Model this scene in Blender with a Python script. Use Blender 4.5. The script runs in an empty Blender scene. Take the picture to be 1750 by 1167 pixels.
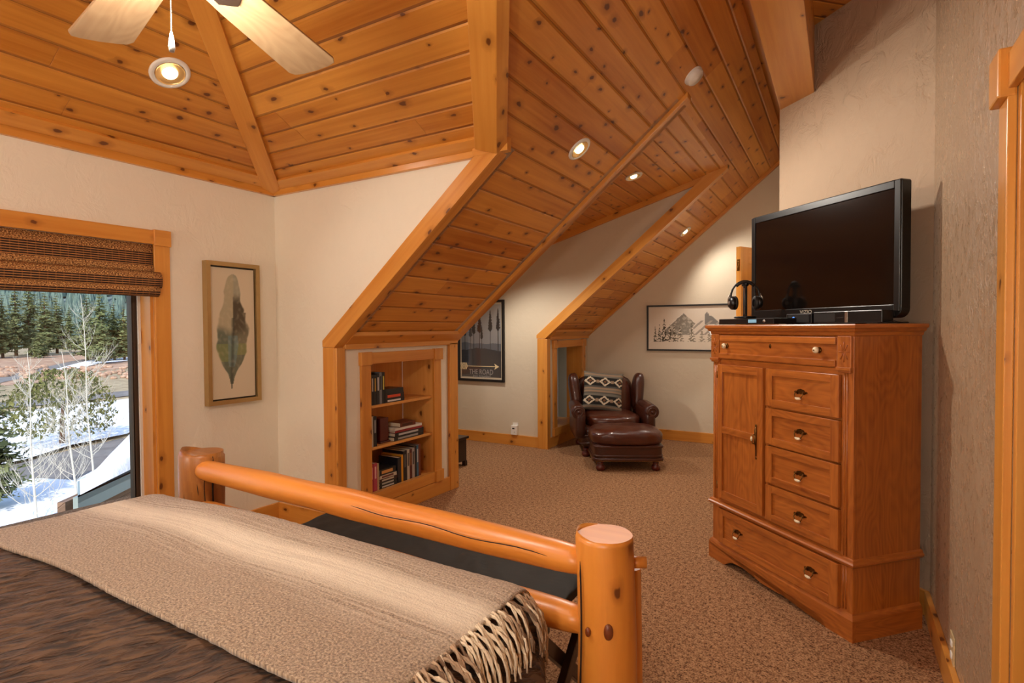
import bpy, bmesh, math, random
from mathutils import Vector, Matrix, noise
random.seed(7)
sc = bpy.context.scene
COL = sc.collection
V = Vector

# ------------------------------------------------------------------ helpers
def lin(c):
    return tuple(((x / 12.92) if x <= .04045 else ((x + .055) / 1.055) ** 2.4) for x in c)
def rgb(r, g, b, a=1.0):
    return lin((r / 255, g / 255, b / 255)) + (a,)

class MB:
    """collects faces with metre-scaled UVs (u runs along the grain)"""
    def __init__(s):
        s.bm = bmesh.new(); s.uv = s.bm.loops.layers.uv.new('UVMap')
    def face(s, pts, g=None, off=(0, 0), uvs=None, smooth=False):
        vs = [s.bm.verts.new(p) for p in pts]
        try: f = s.bm.faces.new(vs)
        except ValueError: return None
        f.smooth = smooth
        if uvs is None:
            n = f.normal.copy(); f.normal_update(); n = f.normal
            g = V(g) if g is not None else V((1, 0, 0))
            if abs(n.dot(g.normalized())) > .8:
                g = n.orthogonal()
            g = (g - n * g.dot(n)).normalized(); h = n.cross(g)
            for l in f.loops:
                l[s.uv].uv = (l.vert.co.dot(g) + off[0], l.vert.co.dot(h) + off[1])
        else:
            for l, q in zip(f.loops, uvs): l[s.uv].uv = q
        return f
    def hexa(s, p, g=(1, 0, 0)):
        """p: 8 pts, bottom 4 ccw then top 4 ccw"""
        off = (random.random() * 40, random.random() * 40)
        for idx in ((3, 2, 1, 0), (4, 5, 6, 7), (0, 1, 5, 4), (1, 2, 6, 5), (2, 3, 7, 6), (3, 0, 4, 7)):
            s.face([p[i] for i in idx], g, off)
        return s
    def box(s, a, b, g=None, M=None):
        x0, y0, z0 = (min(a[i], b[i]) for i in range(3)); x1, y1, z1 = (max(a[i], b[i]) for i in range(3))
        if g is None:
            d = (x1 - x0, y1 - y0, z1 - z0); k = d.index(max(d)); g = [0, 0, 0]; g[k] = 1
        p = [V((x0, y0, z0)), V((x1, y0, z0)), V((x1, y1, z0)), V((x0, y1, z0)), V((x0, y0, z1)), V((x1, y0, z1)), V((x1, y1, z1)), V((x0, y1, z1))]
        if M is not None: p = [M @ q for q in p]; g = M.to_3x3() @ V(g)
        return s.hexa(p, g)
    def prism(s, poly, n, g=(1, 0, 0)):
        """poly extruded by vector n"""
        off = (random.random() * 40, random.random() * 40); n = V(n); P = [V(q) for q in poly]
        A = V((0, 0, 0))
        for i in range(len(P)): A += P[i].cross(P[(i + 1) % len(P)])
        if A.dot(n) < 0: P = P[::-1]
        s.face(P[::-1], g, off); s.face([q + n for q in P], g, off)
        for i in range(len(P)):
            j = (i + 1) % len(P); s.face([P[i], P[j], P[j] + n, P[i] + n], g, off)
        return s
    def beam(s, a, b, w, h, up=(0, 0, 1), ext=0):
        """bar from a to b, width w (sideways), height h along up"""
        a, b = V(a), V(b); d = (b - a).normalized(); a = a - d * ext; b = b + d * ext
        up = V(up); sd = d.cross(up).normalized(); up = sd.cross(d).normalized()
        q = [(-1, -1), (1, -1), (1, 1), (-1, 1)]
        A = [a + sd * w / 2 * i + up * h / 2 * j for i, j in q]; B = [b + sd * w / 2 * i + up * h / 2 * j for i, j in q]
        return s.hexa(A + B, d)
    def tube(s, pts, rad, seg=12, caps=True, wob=0.0, seed=0):
        pts = [V(p) for p in pts]
        if not hasattr(rad, '__len__'): rad = [rad] * len(pts)
        rings = []; off = (random.random() * 40, random.random() * 40); L = 0; prev = None; us = []
        nrm = None
        for i, p in enumerate(pts):
            d = (pts[min(i + 1, len(pts) - 1)] - pts[max(i - 1, 0)]).normalized()
            if nrm is None: nrm = d.orthogonal().normalized()
            nrm = (nrm - d * nrm.dot(d)).normalized(); bn = d.cross(nrm)
            if i: L += (pts[i] - pts[i - 1]).length
            us.append(L); ring = []
            for k in range(seg):
                a = 2 * math.pi * k / seg; r = rad[i]
                if wob: r *= 1 + wob * noise.noise(V((math.cos(a) * 1.3 + seed * 9, math.sin(a) * 1.3, L * 5 + seed)))
                ring.append(s.bm.verts.new(p + (nrm * math.cos(a) + bn * math.sin(a)) * r))
            rings.append(ring)
        for i in range(len(rings) - 1):
            for k in range(seg):
                k2 = (k + 1) % seg
                f = s.bm.faces.new([rings[i][k], rings[i][k2], rings[i + 1][k2], rings[i + 1][k]]); f.smooth = True
                c = 2 * math.pi * rad[i]
                q = [(us[i], k / seg * c), (us[i], (k + 1) / seg * c), (us[i + 1], (k + 1) / seg * c), (us[i + 1], k / seg * c)]
                for l, w in zip(f.loops, q): l[s.uv].uv = (w[0] + off[0], w[1] + off[1])
        if caps:
            for ring, rev in ((rings[0], True), (rings[-1], False)):
                try: f = s.bm.faces.new(ring[::-1] if rev else ring)
                except ValueError: continue
                for l in f.loops: l[s.uv].uv = (l.vert.co.x * .2 + off[0], l.vert.co.y + off[1])
        return s
    def lathe(s, prof, seg=24, M=None, smooth=True):
        rings = []
        for r, z in prof:
            if r < 1e-6: rings.append([s.bm.verts.new((M @ V((0, 0, z))) if M else V((0, 0, z)))])
            else:
                rg = []
                for k in range(seg):
                    a = 2 * math.pi * k / seg; p = V((r * math.cos(a), r * math.sin(a), z))
                    rg.append(s.bm.verts.new(M @ p if M else p))
                rings.append(rg)
        for i in range(len(rings) - 1):
            A, B = rings[i], rings[i + 1]
            for k in range(seg):
                k2 = (k + 1) % seg
                if len(A) == 1 and len(B) == 1: continue
                if len(A) == 1: q = [A[0], B[k2], B[k]]
                elif len(B) == 1: q = [A[k], A[k2], B[0]]
                else: q = [A[k], A[k2], B[k2], B[k]]
                f = s.bm.faces.new(q); f.smooth = smooth
                for l in f.loops: l[s.uv].uv = (l.vert.co.z, math.atan2(l.vert.co.y, l.vert.co.x) * .05)
        return s
    def soft(s, c, size, pw=5, n=10, M=None, fn=None):
        """cushion-like block"""
        c = V(c); h = V(size) / 2; tmp = {}
        def vert(p):
            key = tuple(round(x, 5) for x in p)
            if key in tmp: return tmp[key]
            d = sum(abs(x) ** pw for x in p) ** (1 / pw); q = V((p[0] / d * h.x, p[1] / d * h.y, p[2] / d * h.z))
            if fn: q = fn(q, h)
            q = q + c
            if M is not None: q = M @ q
            tmp[key] = s.bm.verts.new(q); return tmp[key]
        for ax in range(3):
            for sg in (-1, 1):
                for i in range(n):
                    for j in range(n):
                        qs = []
                        for (a, b) in ((i, j), (i + 1, j), (i + 1, j + 1), (i, j + 1)):
                            p = [0, 0, 0]; p[ax] = sg; p[(ax + 1) % 3] = math.tan((a / n * 2 - 1) * .785398); p[(ax + 2) % 3] = math.tan((b / n * 2 - 1) * .785398)
                            qs.append(vert(p))
                        if sg < 0: qs = qs[::-1]
                        f = s.bm.faces.new(qs); f.smooth = True
                        for l in f.loops:
                            co = l.vert.co; l[s.uv].uv = (co.x + co.z * .5, co.y + co.z * .5)
        return s
    def build(s, name, mat, parent=None, bevel=0, M=None, smooth=None, seg=2, doubles=0):
        if doubles: bmesh.ops.remove_doubles(s.bm, verts=s.bm.verts, dist=doubles)
        me = bpy.data.meshes.new(name); s.bm.to_mesh(me); s.bm.free()
        o = bpy.data.objects.new(name, me); COL.objects.link(o)
        if mat is not None: me.materials.append(mat)
        if parent is not None: o.parent = parent
        if M is not None: o.matrix_local = M
        if bevel:
            md = o.modifiers.new('b', 'BEVEL'); md.width = bevel; md.segments = seg; md.limit_method = 'ANGLE'; md.angle_limit = .6
            bmesh_weld(o)
        return o

def bmesh_weld(o):
    bm = bmesh.new(); bm.from_mesh(o.data); bmesh.ops.remove_doubles(bm, verts=bm.verts, dist=1e-5); bm.to_mesh(o.data); bm.free()

def tag(o, label=None, cat=None, group=None, kind=None):
    if label: o['label'] = label
    if cat: o['category'] = cat
    if group: o['group'] = group
    if kind: o['kind'] = kind
    return o
def struct(o): o['kind'] = 'structure'; return o
def empty(name, loc=(0, 0, 0), rz=0.0, label=None, cat=None, group=None):
    o = bpy.data.objects.new(name, None); COL.objects.link(o); o.location = loc; o.rotation_euler = (0, 0, rz); o.empty_display_size = .05
    return tag(o, label, cat, group)
def kids(o): return [c for c in bpy.data.objects if c.parent == o]
def copy_tree(o, parent=None):
    c = o.copy(); COL.objects.link(c)
    if parent: c.parent = parent
    for ch in kids(o): copy_tree(ch, c)
    return c

# ------------------------------------------------------------------ materials
def newmat(name):
    m = bpy.data.materials.new(name); m.use_nodes = True; nt = m.node_tree
    b = nt.nodes['Principled BSDF']; return m, nt, b
def N(nt, t, **kw):
    n = nt.nodes.new(t)
    for k, v in kw.items():
        if k in n.inputs: n.inputs[k].default_value = v
        else: setattr(n, k, v)
    return n
def math_(nt, op, a, b=None, c=None, clamp=False):
    n = nt.nodes.new('ShaderNodeMath'); n.operation = op; n.use_clamp = clamp
    for i, x in enumerate((a, b, c)):
        if x is None: continue
        if isinstance(x, (int, float)): n.inputs[i].default_value = x
        else: nt.links.new(x, n.inputs[i])
    return n.outputs[0]
def mix(nt, f, a, b, mode='MIX'):
    n = nt.nodes.new('ShaderNodeMix'); n.data_type = 'RGBA'; n.blend_type = mode
    for i, x in ((0, f), (6, a), (7, b)):
        if hasattr(x, 'is_linked'): nt.links.new(x, n.inputs[i])
        else: n.inputs[i].default_value = x
    return n.outputs[2]
def ramp(nt, f, stops):
    n = nt.nodes.new('ShaderNodeValToRGB'); el = n.color_ramp.elements
    while len(el) < len(stops): el.new(.5)
    for e, (p, c) in zip(el, stops): e.position = p; e.color = c
    nt.links.new(f, n.inputs[0]); return n.outputs[0]
def maprange(nt, v, a, b, c=0, d=1):
    n = nt.nodes.new('ShaderNodeMapRange'); n.inputs[1].default_value = a; n.inputs[2].default_value = b; n.inputs[3].default_value = c; n.inputs[4].default_value = d
    nt.links.new(v, n.inputs[0]); return n.outputs[0]

def wood(name, light, dark, plank=0.0, knot=.5, rough=.38, knotcol=rgb(96, 46, 16), streak=26, bump=.15, coat=.0, ring=0.0, groove=.012, vary=.8):
    m, nt, b = newmat(name); L = nt.links.new
    uv = N(nt, 'ShaderNodeUVMap'); sp = N(nt, 'ShaderNodeSeparateXYZ'); L(uv.outputs[0], sp.inputs[0])
    u, v = sp.outputs[0], sp.outputs[1]
    if plank:
        vp = math_(nt, 'DIVIDE', v, plank); idx = math_(nt, 'FLOOR', vp); fr = math_(nt, 'FRACT', vp)
        wn = N(nt, 'ShaderNodeTexWhiteNoise', noise_dimensions='1D'); L(idx, wn.inputs['W']); rnd0 = wn.outputs['Value']
        # butt joints between boards in a course
        uu = math_(nt, 'ADD', u, math_(nt, 'MULTIPLY', rnd0, 23.0)); seg = math_(nt, 'FLOOR', math_(nt, 'DIVIDE', uu, 2.9)); sfr = math_(nt, 'FRACT', math_(nt, 'DIVIDE', uu, 2.9))
        wn2 = N(nt, 'ShaderNodeTexWhiteNoise', noise_dimensions='2D'); cb = N(nt, 'ShaderNodeCombineXYZ'); L(idx, cb.inputs[0]); L(seg, cb.inputs[1]); L(cb.outputs[0], wn2.inputs['Vector']); rnd = wn2.outputs['Value']
    else:
        uu = u; rnd = None
    c1 = N(nt, 'ShaderNodeCombineXYZ'); L(uu, c1.inputs[0]); L(v, c1.inputs[1])
    if rnd is not None: L(math_(nt, 'MULTIPLY', rnd, 31.0), c1.inputs[2])
    # knots
    mk = N(nt, 'ShaderNodeVectorMath', operation='MULTIPLY'); L(c1.outputs[0], mk.inputs[0]); mk.inputs[1].default_value = (5.2, 8.5, 3)
    wob = N(nt, 'ShaderNodeTexNoise', Scale=3.0, Detail=2.0); L(mk.outputs[0], wob.inputs['Vector'])
    wv = N(nt, 'ShaderNodeVectorMath', operation='SCALE'); wv.inputs[3].default_value = .22; L(wob.outputs['Color'], wv.inputs[0])
    ad = N(nt, 'ShaderNodeVectorMath', operation='ADD'); L(mk.outputs[0], ad.inputs[0]); L(wv.outputs[0], ad.inputs[1])
    vo = N(nt, 'ShaderNodeTexVoronoi', voronoi_dimensions='2D', Scale=1.0); L(ad.outputs[0], vo.inputs['Vector'])
    dist = vo.outputs['Distance']; sc3 = N(nt, 'ShaderNodeSeparateColor'); L(vo.outputs['Color'], sc3.inputs[0])
    has = math_(nt, 'LESS_THAN', sc3.outputs[0], knot)
    size = math_(nt, 'MULTIPLY_ADD', sc3.outputs[1], .08, .035)
    kd = math_(nt, 'DIVIDE', dist, size)
    core = math_(nt, 'MULTIPLY', maprange(nt, kd, 1.15, .75), has)
    halo = math_(nt, 'MULTIPLY', maprange(nt, kd, 3.2, 1.0), has)
    # grain, bent around knots
    vb = math_(nt, 'ADD', v, math_(nt, 'MULTIPLY', halo, .006))
    c2 = N(nt, 'ShaderNodeCombineXYZ'); L(math_(nt, 'MULTIPLY', uu, 1.1), c2.inputs[0]); L(math_(nt, 'MULTIPLY', vb, streak), c2.inputs[1])
    if rnd is not None: L(math_(nt, 'MULTIPLY', rnd, 31.0), c2.inputs[2])
    n1 = N(nt, 'ShaderNodeTexNoise', Scale=1.0, Detail=5.0, Roughness=.6, Distortion=.35); L(c2.outputs[0], n1.inputs['Vector'])
    c3 = N(nt, 'ShaderNodeVectorMath', operation='MULTIPLY'); L(c1.outputs[0], c3.inputs[0]); c3.inputs[1].default_value = (.9, 5, 1)
    n2 = N(nt, 'ShaderNodeTexNoise', Scale=1.0, Detail=2.0); L(c3.outputs[0], n2.inputs['Vector'])
    val = math_(nt, 'ADD', math_(nt, 'MULTIPLY', n1.outputs[0], .6), math_(nt, 'MULTIPLY', n2.outputs[0], .5))
    if ring:
        wvn = N(nt, 'ShaderNodeTexNoise', Scale=1.0, Detail=1.5); c4 = N(nt, 'ShaderNodeVectorMath', operation='MULTIPLY'); L(c1.outputs[0], c4.inputs[0]); c4.inputs[1].default_value = (2.0, 7, 1); L(c4.outputs[0], wvn.inputs['Vector'])
        rr = math_(nt, 'FRACT', math_(nt, 'MULTIPLY', wvn.outputs[0], 14.0)); rr = math_(nt, 'ABSOLUTE', math_(nt, 'SUBTRACT', rr, .5))
        val = math_(nt, 'ADD', math_(nt, 'MULTIPLY', val, 1 - ring * .5), math_(nt, 'MULTIPLY', rr, ring))
    if rnd is not None: val = math_(nt, 'ADD', val, math_(nt, 'MULTIPLY', math_(nt, 'SUBTRACT', rnd, .5), .34 * vary))
    col = ramp(nt, val, [(.30, dark), (.52, tuple((a + c) / 2 for a, c in zip(light, dark))), (.78, light)])
    halocol = mix(nt, .5, dark, knotcol)
    col = mix(nt, math_(nt, 'MULTIPLY', halo, .55), col, halocol)
    col = mix(nt, math_(nt, 'MULTIPLY', core, .9), col, knotcol)
    h = math_(nt, 'MULTIPLY', n1.outputs[0], .0006 * bump / .15)
    if plank:
        d = math_(nt, 'MULTIPLY', math_(nt, 'MINIMUM', fr, math_(nt, 'SUBTRACT', 1.0, fr)), plank)
        gr = maprange(nt, d, 0.0, groove, -1, 0)
        joint = math_(nt, 'MULTIPLY', math_(nt, 'MINIMUM', sfr, math_(nt, 'SUBTRACT', 1.0, sfr)), 2.9)
        gj = maprange(nt, joint, 0.0, .002, -.25, 0)
        h = math_(nt, 'ADD', h, math_(nt, 'MULTIPLY', math_(nt, 'ADD', gr, gj), .010))
        crack = maprange(nt, d, .0, .0022, 1, 0)
        col = mix(nt, math_(nt, 'MULTIPLY', crack, .75), col, tuple(x * .25 for x in dark[:3]) + (1,))
    L(col, b.inputs['Base Color']); b.inputs['Roughness'].default_value = rough
    b.inputs['Coat Weight'].default_value = coat; b.inputs['Coat Roughness'].default_value = .25
    bp = N(nt, 'ShaderNodeBump', Strength=1.0, Distance=1.0); L(h, bp.inputs['Height']); L(bp.outputs[0], b.inputs['Normal'])
    return m

def plain(name, col, rough=.5, metal=0.0, coat=0.0, nscale=0, nstr=.0, bump=0.0, bscale=60, spec=None):
    m, nt, b = newmat(name); L = nt.links.new
    b.inputs['Roughness'].default_value = rough; b.inputs['Metallic'].default_value = metal; b.inputs['Coat Weight'].default_value = coat
    if spec is not None: b.inputs['Specular IOR Level'].default_value = spec
    tc = N(nt, 'ShaderNodeTexCoord')
    n = N(nt, 'ShaderNodeTexNoise', Scale=float(nscale or 8), Detail=3.0); L(tc.outputs['Object'], n.inputs['Vector'])
    f = max(nstr, .04)
    L(mix(nt, n.outputs[0], tuple(max(0, x * (1 - f)) for x in col[:3]) + (1,), tuple(min(1, x * (1 + f)) for x in col[:3]) + (1,)), b.inputs['Base Color'])
    if bump:
        n2 = N(nt, 'ShaderNodeTexNoise', Scale=float(bscale), Detail=4.0); L(tc.outputs['Object'], n2.inputs['Vector'])
        bp = N(nt, 'ShaderNodeBump', Strength=1.0, Distance=bump); L(n2.outputs[0], bp.inputs['Height']); L(bp.outputs[0], b.inputs['Normal'])
    return m

def plaster(name, col, amp=.0025, scale=11, flecks=0.0, rough=.7):
    m, nt, b = newmat(name); L = nt.links.new
    tc = N(nt, 'ShaderNodeTexCoord'); mp = N(nt, 'ShaderNodeMapping'); L(tc.outputs['Object'], mp.inputs[0]); mp.inputs['Scale'].default_value = (1, 1, .7 if flecks else .8)
    n = N(nt, 'ShaderNodeTexNoise', Scale=float(scale), Detail=5.0, Roughness=.62, Distortion=.6); L(mp.outputs[0], n.inputs['Vector'])
    big = N(nt, 'ShaderNodeTexNoise', Scale=2.2, Detail=2.0); L(tc.outputs['Object'], big.inputs['Vector'])
    h = maprange(nt, n.outputs[0], .44, .60)
    patch = maprange(nt, big.outputs[0], .42, .6, .25, 1)
    hh = math_(nt, 'MULTIPLY', h, patch)
    L(mix(nt, n.outputs[0], tuple(x * .97 for x in col[:3]) + (1,), tuple(min(1, x * 1.02) for x in col[:3]) + (1,)), b.inputs['Base Color'])
    if flecks:
        L(mix(nt, math_(nt, 'MULTIPLY', hh, .5), col, tuple(min(1, x * 1.45) for x in col[:3]) + (1,)), b.inputs['Base Color'])
        rg = maprange(nt, h, 0, 1, rough, rough - flecks); L(rg, b.inputs['Roughness'])
    else: b.inputs['Roughness'].default_value = rough
    bp = N(nt, 'ShaderNodeBump', Strength=1.0, Distance=amp); L(hh, bp.inputs['Height']); L(bp.outputs[0], b.inputs['Normal'])
    return m

def vcol(name, rough=.6, coat=0.0, bump=0.0, bscale=300, sheen=0, coatrough=.03):
    m, nt, b = newmat(name); L = nt.links.new
    a = N(nt, 'ShaderNodeVertexColor', layer_name='Col'); L(a.outputs[0], b.inputs['Base Color']); b.inputs['Roughness'].default_value = rough
    b.inputs['Coat Weight'].default_value = coat; b.inputs['Coat Roughness'].default_value = coatrough
    if bump:
        tc = N(nt, 'ShaderNodeTexCoord'); n2 = N(nt, 'ShaderNodeTexNoise', Scale=float(bscale), Detail=3.0); L(tc.outputs['Object'], n2.inputs['Vector'])
        bp = N(nt, 'ShaderNodeBump', Strength=1.0, Distance=bump); L(n2.outputs[0], bp.inputs['Height']); L(bp.outputs[0], b.inputs['Normal'])
    return m

M = {}
PL, PD = rgb(228, 160, 84), rgb(186, 110, 44)
M['plank'] = wood('pine_planks', rgb(228, 160, 68), rgb(184, 108, 28), plank=.134, knot=.55, rough=.42, coat=.10)
M['plankR'] = wood('pine_planks_roof', rgb(232, 162, 70), rgb(184, 106, 28), plank=.150, knot=.55, rough=.42, coat=.10)
M['trim'] = wood('pine_trim', rgb(230, 164, 76), rgb(198, 120, 38), knot=.32, rough=.33, coat=.25)
M['shelfwood'] = wood('pine_shelving', rgb(238, 178, 98), rgb(212, 138, 58), knot=.18, rough=.38, coat=.15)
M['log'] = wood('pine_log', rgb(228, 150, 60), rgb(182, 98, 28), knot=.28, rough=.38, coat=.16, streak=20)
M['oldlog'] = wood('pine_log_checked', rgb(190, 124, 58), rgb(120, 66, 22), knot=.2, rough=.4, coat=.3, streak=40)
M['oak'] = wood('oak', rgb(200, 118, 46), rgb(128, 60, 16), knot=0.0, rough=.34, coat=.3, streak=70, ring=.25)
M['oakdark'] = wood('oak_side', rgb(186, 102, 38), rgb(116, 50, 12), knot=0.0, rough=.34, coat=.3, streak=50, ring=.35)
M['blade'] = wood('bleached_oak_blade', rgb(188, 154, 114), rgb(158, 122, 86), knot=0.0, rough=.45, streak=40, ring=.3)
M['darkwood'] = plain('dark_walnut', rgb(44, 26, 18), .35, coat=.3, nscale=20, nstr=.2)
M['wall'] = plaster('cream_plaster', rgb(240, 233, 216), amp=.0018)
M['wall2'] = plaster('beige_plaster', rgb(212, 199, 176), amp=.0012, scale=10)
M['wallD'] = plaster('trowelled_cream_plaster', rgb(188, 163, 136), amp=.006, scale=9)
M['wallE'] = plaster('trowelled_taupe_plaster', rgb(172, 146, 118), amp=.004, scale=26, flecks=.25, rough=.5)
M['white'] = plain('white_plastic', rgb(236, 232, 224), .4)
M['black'] = plain('black_plastic', rgb(10, 9, 9), .34, coat=.0)
M['blackmat'] = plain('black_matte', rgb(26, 24, 23), .55)
M['blackframe'] = plain('black_picture_frame', rgb(20, 16, 14), .4)
M['brass'] = plain('antique_brass', rgb(150, 108, 48), .3, metal=1.0, nscale=90, nstr=.5)
M['darkbrass'] = plain('dark_brass', rgb(112, 80, 42), .35, metal=1.0, nscale=90, nstr=.5)
M['porcelain'] = plain('cream_porcelain', rgb(238, 222, 188), .15, coat=.6)
M['steel'] = plain('brushed_nickel', rgb(190, 186, 178), .3, metal=1.0)
M['bronze'] = plain('bronze_window_sash', rgb(74, 56, 42), .45)
M['gold'] = plain('champagne_gilt_frame', rgb(176, 146, 96), .35, metal=.55, nscale=30, nstr=.1)
M['leather'] = plain('oxblood_leather', rgb(62, 26, 14), .34, coat=.25, nscale=14, nstr=.3, bump=.0015, bscale=38)
M['leatherseat'] = plain('oxblood_leather_cushion', rgb(74, 32, 17), .32, coat=.25, nscale=9, nstr=.35, bump=.003, bscale=22)

# carpet
def mk_carpet():
    m, nt, b = newmat('frieze_carpet'); L = nt.links.new; tc = N(nt, 'ShaderNodeTexCoord')
    n = N(nt, 'ShaderNodeTexNoise', Scale=120.0, Detail=3.0, Roughness=.7); L(tc.outputs['Object'], n.inputs['Vector'])
    n2 = N(nt, 'ShaderNodeTexNoise', Scale=45.0, Detail=2.0); L(tc.outputs['Object'], n2.inputs['Vector'])
    n3 = N(nt, 'ShaderNodeTexNoise', Scale=2.0, Detail=2.0); L(tc.outputs['Object'], n3.inputs['Vector'])
    f = math_(nt, 'ADD', math_(nt, 'MULTIPLY', n.outputs[0], .75), math_(nt, 'MULTIPLY', n2.outputs[0], .3))
    c = ramp(nt, f, [(.41, rgb(70, 42, 28)), (.50, rgb(156, 114, 80)), (.62, rgb(206, 162, 120))])
    c = mix(nt, math_(nt, 'MULTIPLY', n3.outputs[0], .25), c, rgb(140, 100, 74))
    L(c, b.inputs['Base Color']); b.inputs['Roughness'].default_value = .95; b.inputs['Specular IOR Level'].default_value = .1
    bp = N(nt, 'ShaderNodeBump', Strength=1.0, Distance=.012); L(f, bp.inputs['Height']); L(bp.outputs[0], b.inputs['Normal'])
    return m
M['carpet'] = mk_carpet()

def mk_glass(name, tint=(1, 1, 1, 1), refl=.08):
    m = bpy.data.materials.new(name); m.use_nodes = True; nt = m.node_tree; nt.nodes.clear()
    o = N(nt, 'ShaderNodeOutputMaterial'); t = N(nt, 'ShaderNodeBsdfTransparent'); g = N(nt, 'ShaderNodeBsdfGlossy'); g.inputs['Roughness'].default_value = .0
    t.inputs[0].default_value = tint; fr = N(nt, 'ShaderNodeFresnel', IOR=1.45); mx = N(nt, 'ShaderNodeMixShader')
    nt.links.new(fr.outputs[0], mx.inputs[0]); nt.links.new(t.outputs[0], mx.inputs[1]); nt.links.new(g.outputs[0], mx.inputs[2]); nt.links.new(mx.outputs[0], o.inputs[0])
    return m
M['glass'] = mk_glass('window_glass')
def emit(name, col, s):
    m, nt, b = newmat(name); b.inputs['Base Color'].default_value = col; b.inputs['Emission Color'].default_value = col; b.inputs['Emission Strength'].default_value = s; return m
M['bulb'] = emit('warm_bulb', (1, .80, .52, 1), 5.0)
M['bowl'] = emit('frosted_light_bowl', (1, .82, .58, 1), 3.0)
M['blueled'] = emit('blue_led', rgb(70, 140, 255), 1.2)
M['lcd'] = emit('pale_blue_display', rgb(110, 150, 170), .5)
M['reflector'] = plain('gold_reflector', rgb(226, 190, 130), .25, metal=.6)

# ------------------------------------------------------------------ camera
c, s_ = math.cos, math.sin
f_, pitch, roll, th = 959.05, -.0235, -.0064, .5293
fw = V((0, c(pitch), s_(pitch))); up0 = V((0, -s_(pitch), c(pitch))); r0 = V((1, 0, 0))
R_ = c(roll) * r0 + s_(roll) * up0; U_ = -s_(roll) * r0 + c(roll) * up0
def toroom(v): return V((v.x * c(th) - v.y * s_(th), v.x * s_(th) + v.y * c(th), v.z))
R_, U_, F_ = toroom(R_), toroom(U_), toroom(fw)
cam = bpy.data.cameras.new('camera'); co = bpy.data.objects.new('camera', cam); COL.objects.link(co)
co.matrix_world = Matrix(((R_.x, U_.x, -F_.x, 0), (R_.y, U_.y, -F_.y, 0), (R_.z, U_.z, -F_.z, 1.4), (0, 0, 0, 1)))
cam.sensor_width = 36; cam.lens = 36 * f_ / 1750; cam.clip_start = .05; cam.clip_end = 3000
sc.camera = co

# ------------------------------------------------------------------ room shell
xA, yB, K, yP, yC, xE = -3.58, 2.69, -2.93, 5.80, 7.0, .38
yS = 3.98; yBK = -2.6
ZT = 2.415; mA, mB, mR = .60, .52, .835
def zR(x): return 1.31 + mR * (x + 2.93)
ms = .287
def zS(x): return 2.433 + ms * (x + 2.768)
xI = -.965
FLAT = 3.30

def wallpoly(name, pts, mat, g=(1, 0, 0), thick=None):
    mb = MB()
    if thick: mb.prism(pts, thick, g)
    else: mb.face([V(p) for p in pts], g)
    return struct(mb.build(name, mat))

# floor
fl = MB(); fl.box((-5.2, yBK - .1, -.2), (xE + .9, yC + .1, 0)); struct(fl.build('floor', M['carpet']))

# left exterior wall with window opening
WY0, WY1, WZ0, WZ1 = -.30, 1.835, .26, 1.915
xO = xA - .20
mb = MB()
for (a, b) in (((yBK, 0), (WY0 - .001, 2.6)), ((WY1 + .001, 0), (yB + .2, 2.6)), ((WY0 - .001, 0), (WY1 + .001, WZ0 - .001)), ((WY0 - .001, WZ1 + .001), (WY1 + .001, 2.6))):
    mb.box((xO, a[0], a[1]), (xA, b[0], b[1]))
struct(mb.build('wall_left', M['wall']))

# wall at the foot side: full height left of the alcove, and above the sloped soffit
xcut = -2.93 + (ZT - 1.31) / mR
wallpoly('wall_back', [(xA, yB, 0), (K, yB, 0), (K, yB, 1.31), (xcut, yB, ZT), (xA, yB, ZT)], M['wall'], thick=(0, .10, 0))
# kneewall behind the bookcase, with the opening cut out
BY0, BY1, BZ0, BZ1 = 2.96, 3.695, .20, 1.155
mb = MB()
for (a, b) in (((yB + .10, 0), (BY0 - .016, 1.31)), ((BY1 + .016, 0), (yS - .09, 1.31)), ((BY0 - .016, 0), (BY1 + .016, BZ0 - .016)), ((BY0 - .016, BZ1 + .016), (BY1 + .016, 1.31))):
    mb.box((K - .10, a[0], a[1]), (K, b[0], b[1]))
struct(mb.build('wall_kneewall_left', M['wall']))
# second kneewall
NY0, NY1, NZ0, NZ1 = 6.035, 6.80, .21, 1.17
mb = MB()
for (a, b) in (((yP + .10, 0), (NY0 - .019, 1.31)), ((NY1 + .019, 0), (yC, 1.31)), ((NY0 - .019, 0), (NY1 + .019, NZ0 - .019)), ((NY0 - .019, NZ1 + .019), (NY1 + .019, 1.31))):
    mb.box((K - .10, a[0], a[1]), (K, b[0], b[1]))
struct(mb.build('wall_kneewall_right', M['wall2']))
# dormer cheeks
xD = -4.70
wallpoly('wall_cheek_left', [(xD, yS, 0), (K, yS, 0), (K, yS, 1.31), (xI, yS, zR(xI)), (xD, yS, zS(xD))], M['wall2'], thick=(0, -.09, 0))
wallpoly('wall_cheek_right', [(xD, yP, 0), (K, yP, 0), (K, yP, 1.31), (xI, yP, zR(xI)), (xD, yP, zS(xD))], M['wall2'], thick=(0, .10, 0))
# dormer outer wall with its window
DY0, DY1, DZ0, DZ1 = 4.60, 5.50, .85, 1.72
mb = MB()
for (a, b) in (((yS - .1, 0), (DY0, 1.95)), ((DY1, 0), (yP + .1, 1.95)), ((DY0, 0), (DY1, DZ0)), ((DY0, DZ1), (DY1, 1.95))):
    mb.box((xD - .15, a[0], a[1]), (xD, b[0], b[1]))
struct(mb.build('wall_dormer', M['wall2']))
# far wall
wallpoly('wall_far', [(K - .1, yC, 0), (-.2, yC, 0), (-.2, yC, 3.45), (-.45, yC, 3.38), (K, yC, 1.31), (K - .1, yC, 1.31)], M['wall2'], thick=(0, .12, 0))
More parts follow.
